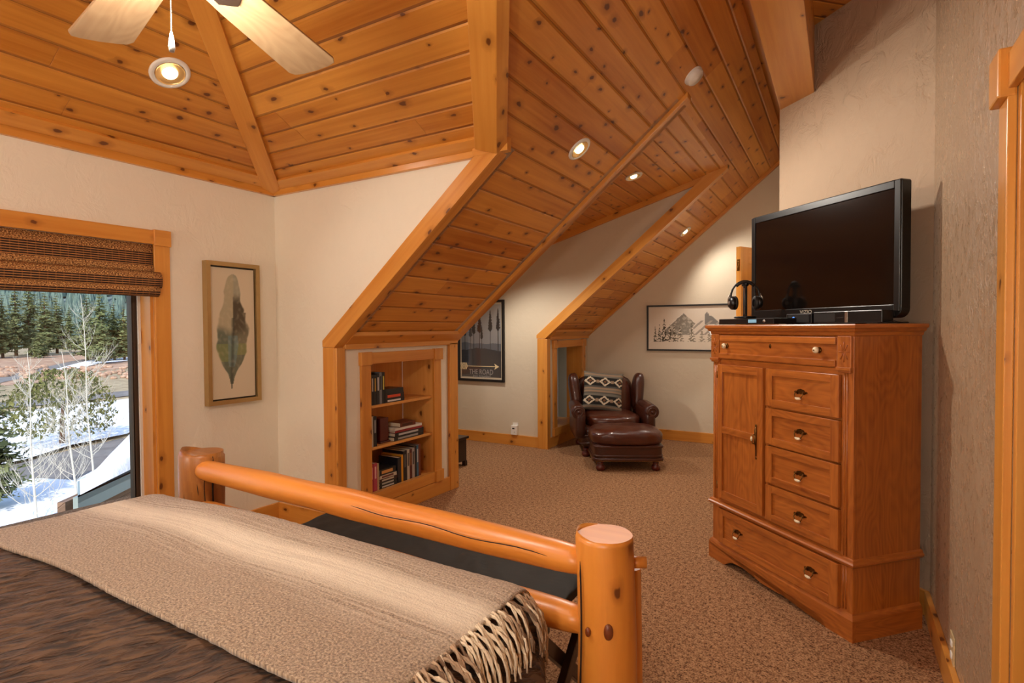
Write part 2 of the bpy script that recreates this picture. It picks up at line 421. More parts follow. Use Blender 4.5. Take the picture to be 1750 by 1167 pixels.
# diagonal wall behind the dresser and the wall it hides
dl = V((-.347, 4.047, 0)); dr = V((xE, 3.32, 0)); dn = V((.07, .07, 0))
wallpoly('wall_diagonal', [dl, dr, dr + V((0, 0, 3.3)), dl + V((0, 0, 3.3))], M['wallD'], g=(1, -1, 0), thick=dn * 1.2)
mb = MB(); mb.box((-.347, 4.06, 0), (-.24, yC, 3.4)); struct(mb.build('wall_passage', M['wall2']))
# right wall with the door opening
ZF = 3.195
mb = MB(); mb.box((xE, 1.86, 0), (xE + .14, 3.34, ZF + .15)); mb.box((xE, .95, 2.02), (xE + .14, 1.86, ZF + .15)); mb.box((xE, yBK, 0), (xE + .14, .95, ZF + .15))
struct(mb.build('wall_right', M['wallE']))
mb = MB(); mb.box((xE + .8, .5, 0), (xE + .88, 2.3, 2.4)); mb.box((xE + .14, .5, 2.2), (xE + .88, 2.3, 2.3)); mb.box((xE + .14, .5, 0), (xE + .88, .56, 2.2)); mb.box((xE + .14, 2.24, 0), (xE + .88, 2.3, 2.2))
struct(mb.build('wall_closet', M['wall2']))
# wall behind the bed head
mb = MB(); mb.box((xO, yBK - .15, 0), (xE + .14, yBK, 3.5)); struct(mb.build('wall_head', M['wall']))

# ceilings: u along boards
def ceil(pts, mat, g, th_):
    mb = MB(); off = (0, 0)
    mb.prism([V(p) for p in pts], th_, g)
    o = mb.build('ceiling', mat); return struct(o)
hip = lambda z: (xA + (z - ZT) / mA, yB - (z - ZT) / mB, z)
xAt = xA + (FLAT - ZT) / mA; yBt = yB - (FLAT - ZT) / mB
ceil([(xA, yB, ZT), (xA, yBK, ZT), (xAt, yBK, FLAT), (xAt, yBt, FLAT)], M['plank'], (0, 1, 0), (0, 0, .08))
xc0 = -2.93 + (ZT - 1.31) / mR; xc1 = -2.93 + (FLAT - 1.31) / mR
ceil([(xA, yB, ZT), (xAt, yBt, FLAT), (xc1, yBt, FLAT), (xc0, yB, ZT)], M['plank'], (1, 0, 0), (0, 0, .08))
xs = -.515
ceil([(K, yB, 1.31), (K, yS, 1.31), (xI, yS, zR(xI)), (xI, yP, zR(xI)), (K, yP, 1.31), (K, yC, 1.31), (xs, yC, zR(xs)), (xs, yBt, zR(xs)), (xc1, yBt, FLAT), (xc0, yB, ZT)], M['plankR'], (0, 1, 0), (-.05, 0, .06))
ceil([(xD - .1, yS, zS(xD - .1)), (xD - .1, yP, zS(xD - .1)), (xI, yP, zS(xI)), (xI, yS, zS(xI))], M['plank'], (0, 1, 0), (0, 0, .06))
ceil([(xAt - .02, yBK, FLAT), (xAt - .02, yBt + .02, FLAT), (-.3, yBt + .02, FLAT), (-.3, yBK, FLAT)], M['plank'], (0, 1, 0), (0, 0, .08))
ceil([(-.15, yBK, ZF), (-.15, yC, ZF), (xE + .1, yC, ZF), (xE + .1, yBK, ZF)], M['plank'], (1, 1, 0), (0, 0, .08))
# closing board between slope and ridge beam
mb = MB(); mb.box((xs - .04, yBK, zR(xs) + .06), (-.30, yC, zR(xs) + .12)); struct(mb.build('trim_1', M['trim']))
# ridge beam
mb = MB(); mb.box((-.345, yBK, 2.80), (-.143, yC, 3.42), g=(0, 1, 0)); struct(mb.build('trim_2', M['trim'], bevel=.004))

tn = [3]
def trim(mb, mat='trim', bevel=.003):
    o = struct(mb.build('trim_%d' % tn[0], M[mat], bevel=bevel)); tn[0] += 1; return o
# top mouldings
trim(MB().box((xA, yBK, 2.37), (xA + .03, yB, 2.46)))
trim(MB().beam((xA + .07, yBK, ZT + .07 * mA - .012), (xA + .07, yB - .05, ZT + .07 * mA - .012), .09, .022, up=(-mA, 0, 1)))
trim(MB().box((xA, yB - .03, 2.37), (-1.80, yB, 2.455)).box((-1.80, yB - .045, 2.37), (-1.57, yB, 2.455)))
trim(MB().beam((xA + .05, yB - .06, ZT + .06 * mB - .012), (-1.62, yB - .06, ZT + .06 * mB - .012), .08, .022, up=(0, mB, 1)))
# hip board
h0, h1 = V(hip(ZT)), V(hip(FLAT)); nh = V((-mA, mB, 2)).normalized()
trim(MB().beam(h0 - nh * .03, h1 - nh * .03, .115, .035, up=nh))
# corner boards where the slope meets the bed-side ceiling
c0 = V((xc0, yB, ZT)); c1 = V((xc1, yBt, FLAT)); cd = (c1 - c0).normalized()
nB = V((0, -mB, -1)).normalized(); nR = V((mR, 0, -1)).normalized()
sB = cd.cross(nB); sB = sB if sB.x < 0 else -sB
sR = cd.cross(nR); sR = sR if sR.y > 0 else -sR
o_ = (nB + nR).normalized() * .036
a0 = V((-1.634, 2.64, 2.357)); cd = V((1, -mR / mB, mR)).normalized()
for sv, nn, w, tk in ((sB, nB, .125, .10), (sR, nR, .068, .045)):
    sv = sv.normalized()
    P = [a0, a0 + sv * w, a0 + sv * w - nn * tk, a0 - nn * tk]
    trim(MB().prism(P, cd * (c1 - c0).length, cd))
# rake boards: (y of face, x range) one on the wall face above the slope, one under the slope
def rake(y0, y1, dz0, dz1, xa, xb):
    P = [(xa, y0, zR(xa) + dz0), (xb, y0, zR(xb) + dz0), (xb, y0, zR(xb) + dz1), (xa, y0, zR(xa) + dz1)]
    if dz1 > .03 and xa < -2.95: P = [(-3.04, y0, 1.28), (-2.925, y0, 1.279), P[1], P[2], (-3.04, y0, zR(-3.04) + dz1)]
    if xb < -1.5:
        zc = 2.372; xq = lambda d: -2.93 + (zc - d - 1.31) / mR
        P = [q for q in P if q[2] < zc]; k_ = 2 if xa < -2.95 else 1; P = P[:k_] + [(xq(dz0), y0, zc), (xq(dz1), y0, zc)] + P[k_:]
    return MB().prism(P, (0, y1 - y0, 0), (1, 0, mR))
trim(rake(2.64, yB + .001, -.035, .105, -2.985, -1.56)); trim(rake(2.643, 2.725, -.035, .0, -2.94, -1.56))
trim(rake(3.935, 4.03, -.036, .012, -2.94, xI + .06)); 
trim(rake(yS - .0, 4.035, -.036, .10, -2.94, xI + .03))
trim(rake(5.755, yP + .001, -.035, .10, -2.975, xI + .02)); trim(rake(5.757, 5.84, -.035, .0, -2.94, xI + .02))
trim(rake(6.955, yC, -.045, .0, -2.94, -.36), bevel=.002)
# shed moulding on the right cheek
P = [(xD, yP - .03, zS(xD)), (xI - .01, yP - .03, zS(xI)), (xI - .03, yP - .03, zS(xI) - .065), (xD, yP - .03, zS(xD) - .065)]
trim(MB().prism(P, (0, .03, 0), (1, 0, ms)))
# eave boards under the slopes
for (a, b) in ((2.64, 4.02), (5.77, yC)):
    trim(MB().box((K, a + .08, 1.262), (K + .028, b - .0, 1.335)))
    P = [(K + .02, a + .08, 1.318), (K + .10, a + .08, 1.318 + .08 * mR - .002), (K + .10, a + .08, 1.318 + .08 * mR - .03), (K + .02, a + .08, 1.29)]
    trim(MB().prism(P, (0, b - a - .08, 0), (0, 1, 0)))
# corner posts (two flat boards each)
trim(MB().box((-3.035, 2.64, 0), (-2.925, yB, 1.279)).box((-2.925, 2.641, 0), (-2.902, 2.715, 1.275)))
trim(MB().box((K, 3.90, 0), (K + .028, 3.985, 1.275)).box((K - .07, 3.985, 0), (K + .028, 4.015, 1.275)))
trim(MB().box((-3.03, 5.757, 0), (-2.93, yP, 1.279)).box((-2.93, 5.757, 0), (-2.902, 5.84, 1.275)))
# beam-side strip right of ridge
# baseboards
def base(name, a, b, n, h=.125, t=.02):
    a, b = V((*a, 0)), V((*b, 0)); n = V((*n, 0)).normalized() * t
    mb = MB().prism([a, b, b + n, a + n], (0, 0, h), (b - a)); return struct(mb.build(name, M['trim'], bevel=.003))
base('baseboard_left', (xA, yBK), (xA, yB), (1, 0), .13)
base('baseboard_back', (xA, yB), (-3.035, yB), (0, -1), .13)
base('baseboard_kneewall_left', (K, 2.72), (K, 3.90), (1, 0), .118)
base('baseboard_cheek', (xD, yP), (-3.03, yP), (0, -1))
base('baseboard_kneewall_right', (K, 5.84), (K, yC), (1, 0), .118)
base('baseboard_far', (K, yC), (-.36, yC), (0, -1))
base('baseboard_diagonal', (-.347, 4.047), (xE, 3.32), (-1, -1), .12)
base('baseboard_right', (xE, 3.31), (xE, 1.955), (-1, 0), .12, .022)
base('baseboard_dormer', (xD, yS), (xD, yP), (1, 0))

# door casing at the right edge
trim(MB().box((xE - .02, 1.865, 0), (xE, 1.952, 1.985)).box((xE - .02, .86, 0), (xE, .945, 1.985)).box((xE - .02, .945, 1.995), (xE, 1.87, 2.085)), bevel=.003)
trim(MB().box((xE - .04, 1.862, 1.975), (xE, 1.965, 2.10)).box((xE - .04, .85, 1.975), (xE, .95, 2.10)), bevel=.006)
trim(MB().box((xE, 1.835, 0), (xE + .14, 1.86, 2.02)).box((xE, .95, 0), (xE + .14, .975, 2.02)).box((xE, .95, 1.995), (xE + .14, 1.86, 2.02)), bevel=.002)

# ------------------------------------------------------------------ window 1
wz = M['trim']
win = struct(empty('window_1', (xA, .77, 1.1)))
def wpart(mb, name, mat, bevel=.003, par=None):
    par = par or win
    o = mb.build(name, mat, bevel=bevel); o.parent = par; o.matrix_parent_inverse = par.matrix_basis.inverted(); return o
def inv(par): 
    return (Matrix.Translation(par.location) @ par.rotation_euler.to_matrix().to_4x4()).inverted()
def wpart(mb, name, mat, bevel=.003, par=None):
    par = par or win
    o = mb.build(name, mat, bevel=bevel); o.parent = par; o.matrix_parent_inverse = inv(par); return o
wpart(MB().box((xA, WY1, .20), (xA + .022, WY1 + .092, 1.925)).box((xA, WY0 - .092, .20), (xA + .022, WY0, 1.925)), 'side_casing', wz)
wpart(MB().box((xA, WY0, 1.918), (xA + .022, WY1 + .002, 2.002)), 'head_casing', wz)
wpart(MB().box((xA, WY1 - .002, 1.910), (xA + .034, WY1 + .096, 2.006)).box((xA, WY0 - .096, 1.91), (xA + .034, WY0, 2.006)), 'corner_block', wz)
wpart(MB().box((xA, WY0 - .1, .19), (xA + .03, WY1 + .1, .27)), 'window_sill', wz)
jw = .018
wpart(MB().box((xO + .02, WY1 - jw, WZ0), (xA, WY1, WZ1)).box((xO + .02, WY0, WZ0), (xA, WY0 + jw, WZ1)).box((xO + .02, WY0, WZ1 - jw), (xA, WY1, WZ1)).box((xO + .02, WY0, WZ0), (xA, WY1, WZ0 + jw)), 'jamb', wz, 0)
ya, yb, za, zb = WY0 + jw, WY1 - jw, WZ0 + jw, WZ1 - jw
def ringbox(mb, x0, x1, w, ya, yb, za, zb):
    mb.box((x0, yb - w, za), (x1, yb, zb)).box((x0, ya, za), (x1, ya + w, zb)).box((x0, ya + w, za), (x1, yb - w, za + w)).box((x0, ya + w, zb - w), (x1, yb - w, zb)); return mb
wpart(ringbox(MB(), xO + .075, xO + .09, .014, ya, yb, za, zb), 'screen_track', M['white'], .001)
sash = wpart(ringbox(MB(), xO + .0, xO + .06, .035, ya, yb, za, zb), 'sash', M['bronze'], .003)
wpart(MB().box((xO + .088, yb - .018, 1.32), (xO + .10, yb - .004, 1.40)), 'sash_lock', M['white'], .002)
wpart(MB().box((xO + .03, ya + .03, za + .03), (xO + .034, yb - .03, zb - .03)), 'glass_pane', M['glass'], 0)
# dormer window
win2 = struct(empty('window_2', (xD, 5.05, 1.3)))
wpart(ringbox(MB(), xD - .0, xD + .02, .09, DY0 - .09, DY1 + .09, DZ0 - .09, DZ1 + .09), 'casing', wz, .003, win2)
wpart(ringbox(MB(), xD - .12, xD - .07, .05, DY0, DY1, DZ0, DZ1), 'sash', M['white'], .003, win2)
wpart(MB().box((xD - .10, DY0 + .04, DZ0 + .04), (xD - .096, DY1 - .04, DZ1 - .04)), 'glass_pane', M['glass'], 0, win2)

# ------------------------------------------------------------------ woven blind
def mk_blind():
    m, nt, b = newmat('woven_blind'); L = nt.links.new
    uv = N(nt, 'ShaderNodeUVMap'); sp = N(nt, 'ShaderNodeSeparateXYZ'); L(uv.outputs[0], sp.inputs[0]); u, v = sp.outputs[0], sp.outputs[1]
    t = math_(nt, 'FRACT', math_(nt, 'DIVIDE', v, .15))
    slat = math_(nt, 'MULTIPLY', math_(nt, 'GREATER_THAN', t, .32), math_(nt, 'LESS_THAN', t, .85))
    line = math_(nt, 'FRACT', math_(nt, 'DIVIDE', v, .0125)); dk = math_(nt, 'LESS_THAN', line, .68)
    cx = N(nt, 'ShaderNodeCombineXYZ'); L(math_(nt, 'MULTIPLY', u, 130), cx.inputs[0]); L(math_(nt, 'MULTIPLY', v, 260), cx.inputs[1])
    n = N(nt, 'ShaderNodeTexNoise', Scale=1.0, Detail=2.0); L(cx.outputs[0], n.inputs['Vector'])
    jute = ramp(nt, n.outputs[0], [(.36, rgb(70, 38, 16)), (.5, rgb(150, 96, 46)), (.62, rgb(226, 182, 116))])
    thr = math_(nt, 'LESS_THAN', math_(nt, 'FRACT', math_(nt, 'DIVIDE', u, .035)), .16)
    slc = mix(nt, dk, rgb(190, 132, 72), rgb(44, 24, 14)); slc = mix(nt, math_(nt, 'MULTIPLY', thr, .22), slc, rgb(176, 112, 52))
    L(mix(nt, slat, jute, slc), b.inputs['Base Color']); b.inputs['Roughness'].default_value = .8
    bp = N(nt, 'ShaderNodeBump', Strength=1.0, Distance=.003); L(math_(nt, 'ADD', n.outputs[0], line), bp.inputs['Height']); L(bp.outputs[0], b.inputs['Normal'])
    return m
M['blind'] = mk_blind()
bl = empty('roman_blind', (xA, .77, 1.92), 0, 'brown woven wood roman shade half raised over the bedroom window', 'window blind')
def folded(prof, y0, y1, name, par):
    mb = MB(); L = 0; n = 40
    for i in range(len(prof) - 1):
        (x0, z0), (x1, z1) = prof[i], prof[i + 1]; d = math.hypot(x1 - x0, z1 - z0)
        for k in range(n):
            a, b2 = y0 + (y1 - y0) * k / n, y0 + (y1 - y0) * (k + 1) / n
            mb.face([(x0, a, z0), (x1, a, z1), (x1, b2, z1), (x0, b2, z0)], uvs=[(a, L), (a, L + d), (b2, L + d), (b2, L)], smooth=True)
        L += d
    o = wpart(mb, name, M['blind'], 0, par); bmesh_weld(o)
    md = o.modifiers.new('s', 'SOLIDIFY'); md.thickness = .004; return o
yb1 = WY1 + .002
folded([(xA + .012, 1.915), (xA + .014, 1.85), (xA + .016, 1.79), (xA + .024, 1.765), (xA + .020, 1.750)], -.28, yb1 - .006, 'upper_panel', bl)
folded([(xA + .026, 1.752), (xA + .044, 1.735), (xA + .050, 1.70), (xA + .046, 1.668), (xA + .036, 1.655)], -.29, yb1 + .03, 'middle_fold', bl)
folded([(xA + .03, 1.668), (xA + .054, 1.655), (xA + .058, 1.635), (xA + .050, 1.612), (xA + .03, 1.603), (xA + .01, 1.612)], -.29, yb1 + .012, 'bottom_fold', bl)
wpart(MB().box((xA - .03, -.27, 1.885), (xA + .01, yb1 - .01, 1.915)), 'headrail', M['trim'], .002, bl)

# ------------------------------------------------------------------ painted grids (artwork)
def painted(name, mat, w, h, nx, ny, fn, M4, parent):
    """flat picture in local x (width) / z (height), facing -y; fn(u,v)->rgb 0..1 srgb"""
    bm = bmesh.new(); grid = [[bm.verts.new((w * (i / nx - .5), 0, h * (j / ny - .5))) for i in range(nx + 1)] for j in range(ny + 1)]
    for j in range(ny):
        for i in range(nx): bm.faces.new([grid[j][i], grid[j][i + 1], grid[j + 1][i + 1], grid[j + 1][i]])
    me = bpy.data.meshes.new(name); bm.to_mesh(me); bm.free()
    at = me.color_attributes.new('Col', 'FLOAT_COLOR', 'POINT'); k = 0
    data = []
    for j in range(ny + 1):
        for i in range(nx + 1):
            cc = lin([min(1, max(0, q)) for q in fn(i / nx, j / ny)]); data += [cc[0], cc[1], cc[2], 1.0]
    at.data.foreach_set('color', data)
    me.materials.append(mat); o = bpy.data.objects.new(name, me); COL.objects.link(o); o.parent = parent; o.matrix_local = M4
    return o
def lerp(a, b, t): t = max(0, min(1, t)); return tuple(x + (y - x) * t for x, y in zip(a, b))
def sst(a, b, x): t = max(0, min(1, (x - a) / (b - a))); return t * t * (3 - 2 * t)
def frame(par, w, h, t, d, mat, name='frame', y=0):
    mb = MB()
    mb.prism([(-w/2, y, -h/2), (w/2, y, -h/2), (w/2 - t, y, -h/2 + t), (-w/2 + t, y, -h/2 + t)], (0, d, 0), (1, 0, 0))
    mb.prism([(-w/2, y, h/2), (w/2, y, h/2), (w/2 - t, y, h/2 - t), (-w/2 + t, y, h/2 - t)], (0, d, 0), (1, 0, 0))
    mb.prism([(-w/2, y, -h/2), (-w/2, y, h/2), (-w/2 + t, y, h/2 - t), (-w/2 + t, y, -h/2 + t)], (0, d, 0), (0, 0, 1))
    mb.prism([(w/2, y, -h/2), (w/2, y, h/2), (w/2 - t, y, h/2 - t), (w/2 - t, y, -h/2 + t)], (0, d, 0), (0, 0, 1))
    return mb.build(name, mat, par, bevel=.0015)
M['art'] = vcol('watercolour_canvas', .75); M['poster'] = vcol('glazed_print', .5, coat=1.0, coatrough=.01); M['poster'].node_tree.nodes['Principled BSDF'].inputs['Coat IOR'].default_value = 2.3; M['drawing'] = vcol('glazed_drawing', .6, coat=.3, coatrough=.02)

# feather canvas on the left wall (faces +x)
ft = empty('feather_picture', (xA + .0025, (2.137 + 2.522) / 2, (1.853 + .905) / 2), math.radians(90), 'tall narrow framed watercolour of an upright green and grey feather beside the window', 'picture')
W, H = .385, .948
frame(ft, W, H, .028, .05, M['gold'], 'frame', -.05)
MB().box((-W/2 + .02, -.02, -H/2 + .02), (W/2 - .02, -.001, H/2 - .02)).build('shadow_gap', M['blackframe'], ft)
def right_(x, cx): return x > cx
def feather(u, v):
    bg = (.83, .78, .68)
    x = u - .5; t = (v - .06) / .88; cx = -.02 + .09 * math.sin((v - .1) * 2.6) * .35 - .05 * (1 - v) 
    n1 = noise.noise(V((u * 5, v * 9, 0))); n2 = noise.noise(V((u * 14, v * 30, 3))); n3 = noise.noise(V((u * 3, v * 6, 8)))
    if v < .11: hw = .012
    elif v < .40: hw = .03 + .27 * sst(.10, .40, v)
    elif v < .66: hw = .30 - .04 * sst(.45, .66, v)
    elif v < .80: hw = .26 - .09 * sst(.66, .80, v)
    else: hw = .17 * math.sqrt(max(0, 1 - ((v - .80) / .155) ** 2))
    if v > .955 or v < .07: hw = 0
    if right_(x, cx) and v > .66: hw *= .85
    hw *= 1.16
    e = abs(x - cx) / (hw * (1 + .26 * n1) + 1e-4)
    m = 1 - sst(.92, 1.06, e + n2 * .05)
    right = x > cx
    if right: col = lerp((.45, .44, .36), (.27, .24, .18), sst(.40, .62, v + n3 * .1)); col = lerp(col, (.60, .60, .52), sst(.72, .82, v))
    else: col = lerp((.36, .40, .34), (.66, .63, .52), sst(.45, .6, v + n3 * .1))
    if v < .42: col = lerp(col, (.50, .55, .30) if (not right and v > .28) or (right and v > .33) else (.33, .37, .31), .6)
    if abs(v - .36) < .12 and e < .35: col = lerp(col, (.40, .52, .54), .7)
    col = lerp(col, (.16, .18, .15), (1 - sst(0, .12, abs(x - cx) / .5)) * .6 if v < .62 else 0)
    col = lerp(col, bg, max(0, n2) * .35 + .08)
    m *= .97
    return lerp(bg, col, m)
painted('canvas', M['art'], W - .075, H - .075, 70, 190, feather, Matrix.Translation((0, -.032, 0)), ft)

# poster on the right cheek wall
pw, phh = .68, 1.0
po = empty('trees_poster', (-3.83, yP - .0025, 1.246), 0, 'black framed poster of tall dark pines and a gold arrow in the dormer', 'poster')
frame(po, pw, phh, .03, .03, M['blackframe'], 'frame', -.03)
def tree_sil(u, v, x0, base, top, w):
    if v < base or v > top: return False
    t = (v - base) / (top - base)
    if t < .5: return abs(u - x0) < .006
    k = (t - .5) / .5; ww = w * (1 - k) ** .6 * (1 if k > .12 else k / .12 + .2); ww *= .72 + .45 * noise.noise(V((u * 20 + x0 * 30, v * 60, 1))) + .3 * abs(math.sin(v * 90 + x0 * 50))
    return abs(u - x0) < ww
TS = [(.12, .33, .80, .035), (.25, .34, .76, .045), (.33, .34, .84, .05), (.47, .35, .86, .06), (.52, .35, .70, .04), (.72, .35, .90, .055), (.90, .34, .92, .05)]
def posterfn(u, v):
    if not (.035 < u < .965 and .025 < v < .975): return (.80, .74, .64)
    sky = lerp((.42, .44, .47), (.62, .60, .58), v)
    hill2 = .47 + .03 * noise.noise(V((u * 4, 5, 0)))
    cc = sky if v > hill2 else (.34, .36, .39)
    hill = .37 + .035 * math.sin(u * 3.4) + .012 * noise.noise(V((u * 9, 0, 0)))
    for t in TS:
        if tree_sil(u, v, *t): cc = (.13, .13, .14)
    if v < hill: cc = (.17, .18, .20)
    return cc
painted('print', M['poster'], pw - .055, phh - .055, 170, 240, posterfn, Matrix.Translation((0, -.012, 0)), po)
M['cream'] = plain('cream_ink', rgb(226, 206, 160), .6); M['greyink'] = plain('grey_ink', rgb(150, 148, 146), .6)
def text(name, s, size, mat, par, M4, ext=.0004, shear=0, sx=1.0):
    cu = bpy.data.curves.new(name, 'FONT'); cu.body = s; cu.size = size; cu.extrude = ext; cu.align_x = 'CENTER'; cu.align_y = 'CENTER'; cu.shear = shear
    t = bpy.data.objects.new(name + '_tmp', cu); COL.objects.link(t); bpy.context.view_layer.update()
    dg = bpy.context.evaluated_depsgraph_get(); me = bpy.data.meshes.new_from_object(t.evaluated_get(dg)); bpy.data.objects.remove(t)
    me.name = name; me.materials.clear(); me.materials.append(mat)
    o = bpy.data.objects.new(name, me); COL.objects.link(o); o.parent = par; o.matrix_local = M4 @ Matrix.Rotation(math.pi / 2, 4, 'X') @ Matrix.Diagonal((sx, 1, 1, 1)); return o
text('title_lettering', 'THE ROAD', .088, M['greyink'], po, Matrix.Translation((.00, -.0132, -.385)), sx=.82)
text('script_lettering', 'less traveled', .052, M['greyink'], po, Matrix.Translation((.0, -.0132, -.437)), shear=.35)
mb = MB(); yy = -.0135
mb.prism([(-.26, yy, -.318), (.215, yy, -.316), (.215, yy, -.308), (-.26, yy, -.310)], (0, -.0006, 0))
mb.prism([(.195, yy, -.35), (.262, yy, -.312), (.195, yy, -.275), (.21, yy, -.312)], (0, -.0006, 0))
for k in range(5):
    x = -.30 + k * .022
    mb.prism([(x, yy, -.314), (x + .014, yy, -.314), (x - .006, yy, -.272), (x - .02, yy, -.272)], (0, -.0006, 0)); mb.prism([(x, yy, -.314), (x + .014, yy, -.314), (x - .006, yy, -.356), (x - .02, yy, -.356)], (0, -.0006, 0))
mb.build('arrow_emblem', M['cream'], po)

# mountain drawing on the far wall
mw, mh = 1.16, .568
mo = empty('mountain_picture', (-2.108 + mw / 2, yC - .0025, 1.392), 0, 'wide black framed pencil drawing of snowy peaks and firs on far wall', 'picture')
frame(mo, mw, mh, .020, .03, M['blackframe'], 'frame', -.03)
def mtn(u, v):
    bg = (.86, .81, .74); X = u * 2.1
    def ridge(px, ph, wl, wr): d = X - px; return ph - (abs(d) / (wl if d < 0 else wr)) * ph + .018 * noise.noise(V((X * 14, ph * 9, 0)))
    r1 = .30 + ridge(.80, .56, .62, .60) * .98; r2 = .30 + ridge(1.33, .56, .55, .62) * .98
    cc = bg; n = noise.noise(V((X * 10, v * 16, 2))); nf = noise.noise(V((X * 30, v * 34, 5)))
    if v < r1 and v > .34: cc = lerp((.52, .49, .44), (.72, .68, .62), sst(-.1, .5, n + nf * .4)); 
    if v < r1 and v > r1 - .03 and X < .8: cc = (.88, .84, .78)
    if v < r2 and v > .34 and X > .98 + (.86 - v) * .28 - .15:
        cc = (.85, .80, .74) if not (v > .58 and X > 1.28 and n < .35) else (.47, .45, .43)
        if abs(((X - v * 1.1) * 5) % 1 - .5) < .16 and v < .66: cc = (.62, .58, .53)
    for i, (tx, tt, tw, dk) in enumerate(((.16, .55, .05, .85), (.26, .60, .06, .85), (.37, .74, .09, .9), (.50, .58, .07, .85), (.60, .60, .06, .7), (.73, .54, .10, .45), (1.0, .62, .09, .55), (1.22, .48, .08, .4), (1.38, .50, .06, .45), (1.52, .50, .07, .5), (1.66, .56, .06, .6), (1.8, .52, .07, .6), (1.93, .6, .07, .7))):
        if .18 < v < tt:
            k = (v - .18) / (tt - .18); w = tw * (1 - k) ** .8 * (.75 + .3 * math.sin(v * 110 + i))
            if abs(X - tx) < w:
                snow = noise.noise(V((X * 26, v * 30, i * 3.0)))
                if snow > .12: cc = (.86, .81, .74)
                else: cc = lerp(cc, (.20, .17, .10), dk)
    return cc
painted('drawing', M['drawing'], mw - .036, mh - .036, 240, 120, mtn, Matrix.Translation((0, -.012, 0)), mo)

# ------------------------------------------------------------------ recessed lights
def can(name, P, n, r, label, power, group='recessed ceiling lights'):
    n = V(n).normalized()   # pointing down into the room
    q = n.to_track_quat('Z', 'Y'); o = bpy.data.objects.new(name, None); COL.objects.link(o); o.location = V(P) + n * .001; o.rotation_euler = q.to_euler(); tag(o, label, 'ceiling light', group)
    MB().lathe([(r * .72, -.004), (r * .76, .010), (r * .92, .010), (r, .003), (r, -.001), (r * .72, -.004)], 40).build('trim_ring', M['white'], o)
    MB().lathe([(r * .72, .0095), (r * .70, .006), (r * .62, .0015), (r * .02, .0012)], 40).build('reflector_cone', M['reflector'], o)
    MB().lathe([(0, .016), (r * .2, .0155), (r * .34, .011), (r * .38, .004), (r * .38, .002)], 28).build('bulb', M['bulb'], o)
    li = bpy.data.lights.new('can_light', 'SPOT'); li.energy = power; li.color = (1, .91, .80); li.spot_size = 2.5; li.spot_blend = .6; li.shadow_soft_size = .05
    lo = bpy.data.objects.new('can_light', li); COL.objects.link(lo); lo.location = V(P) + n * .05; lo.rotation_euler = (-n).to_track_quat('Z', 'Y').to_euler()
    return o
nAd = (mA, 0, -1); nRd = (mR, 0, -1); nSd = (ms, 0, -1); nBd = (0, -mB, -1)
LP = dict(A=11, R=60, S=46, T=30)
can('recessed_light', (-3.03, 1.66, ZT + mA * (.55)), nAd, .098, 'white rimmed recessed downlight under the fan in the left slope', LP['A'])
can('recessed_light', (-1.45, 3.347, zR(-1.45)), nRd, .085, 'recessed downlight in the planked slope above the bookcase', LP['R'])
can('recessed_light', (-1.616, 4.954, zS(-1.616)), nSd, .08, 'recessed downlight in the dormer ceiling', LP['S'])
can('recessed_light', (-1.524, 6.507, zR(-1.524)), nRd, .075, 'recessed downlight in the slope above the leather armchair', LP['T'])

can('recessed_light', (-3.03, -.45, ZT + mA * .55), nAd, .098, 'added unseen recessed downlight in the left slope toward the bed head', 18)  # added with the next two, out of view, for fill light
can('recessed_light', (-1.9, -1.5, FLAT), (0, 0, -1), .098, 'added unseen recessed downlight over the left side of the bed head', 32)
can('recessed_light', (-.75, -1.3, FLAT), (0, 0, -1), .098, 'added unseen recessed downlight over the right side of the bed head', 32)
can('recessed_light', (-3.35, 4.9, zS(-3.35)), nSd, .08, 'added unseen downlight near the dormer window standing in for its daylight', 55)  # added out of view to make up for weak dormer daylight
# smoke detector
q = V(nRd).normalized()
sd = bpy.data.objects.new('smoke_detector', None); COL.objects.link(sd); sd.location = V((-.845, 3.813, zR(-.845))); sd.rotation_euler = q.to_track_quat('Z', 'Y').to_euler()
tag(sd, 'round white smoke detector on the planked slope', 'smoke detector')
MB().lathe([(.066, 0), (.066, .012), (0, .012)], 36).build('base_plate', M['white'], sd)
MB().lathe([(.060, .012), (.060, .030), (.052, .040), (.02, .043), (.018, .046), (0, .046)], 36).build('cover', M['white'], sd)

# ------------------------------------------------------------------ ceiling fan
FX, FY, FZ = -1.286, .712, 2.25
fan = empty('ceiling_fan', (FX, FY, FZ), 0, 'ceiling fan with pale wood blades and pull chain above the bed', 'ceiling fan')
MB().tube([(0, 0, .06), (0, 0, FLAT - FZ - .06)], .014, 16).build('down_rod', M['steel'], fan)
MB().lathe([(0, .98), (.06, .985), (.075, 1.045), (.0, 1.05)], 24).build('canopy', M['steel'], fan)
MB().lathe([(0, -.02), (.085, -.02), (.10, .0), (.105, .06), (.08, .11), (.03, .13), (0, .13)], 32).build('motor_housing', M['steel'], fan)
MB().lathe([(0, -.085), (.04, -.082), (.075, -.065), (.09, -.035), (.085, -.022), (0, -.022)], 32).build('light_bowl', M['bowl'], fan)
import itertools
d2 = V((-1.66 + 1.36, 1.33 - .754)); d1 = V((-1.955 + 1.361, .875 - .754))
a2 = math.atan2(.605, -.145); a1 = math.atan2(.115, -.605)
a2 = math.atan2(1.405 - .776, -1.655 + 1.4365); a1 = math.atan2(.918 - .796, -2.06 + 1.4365)
gap = (2 * math.pi - (a1 - a2)) / 4
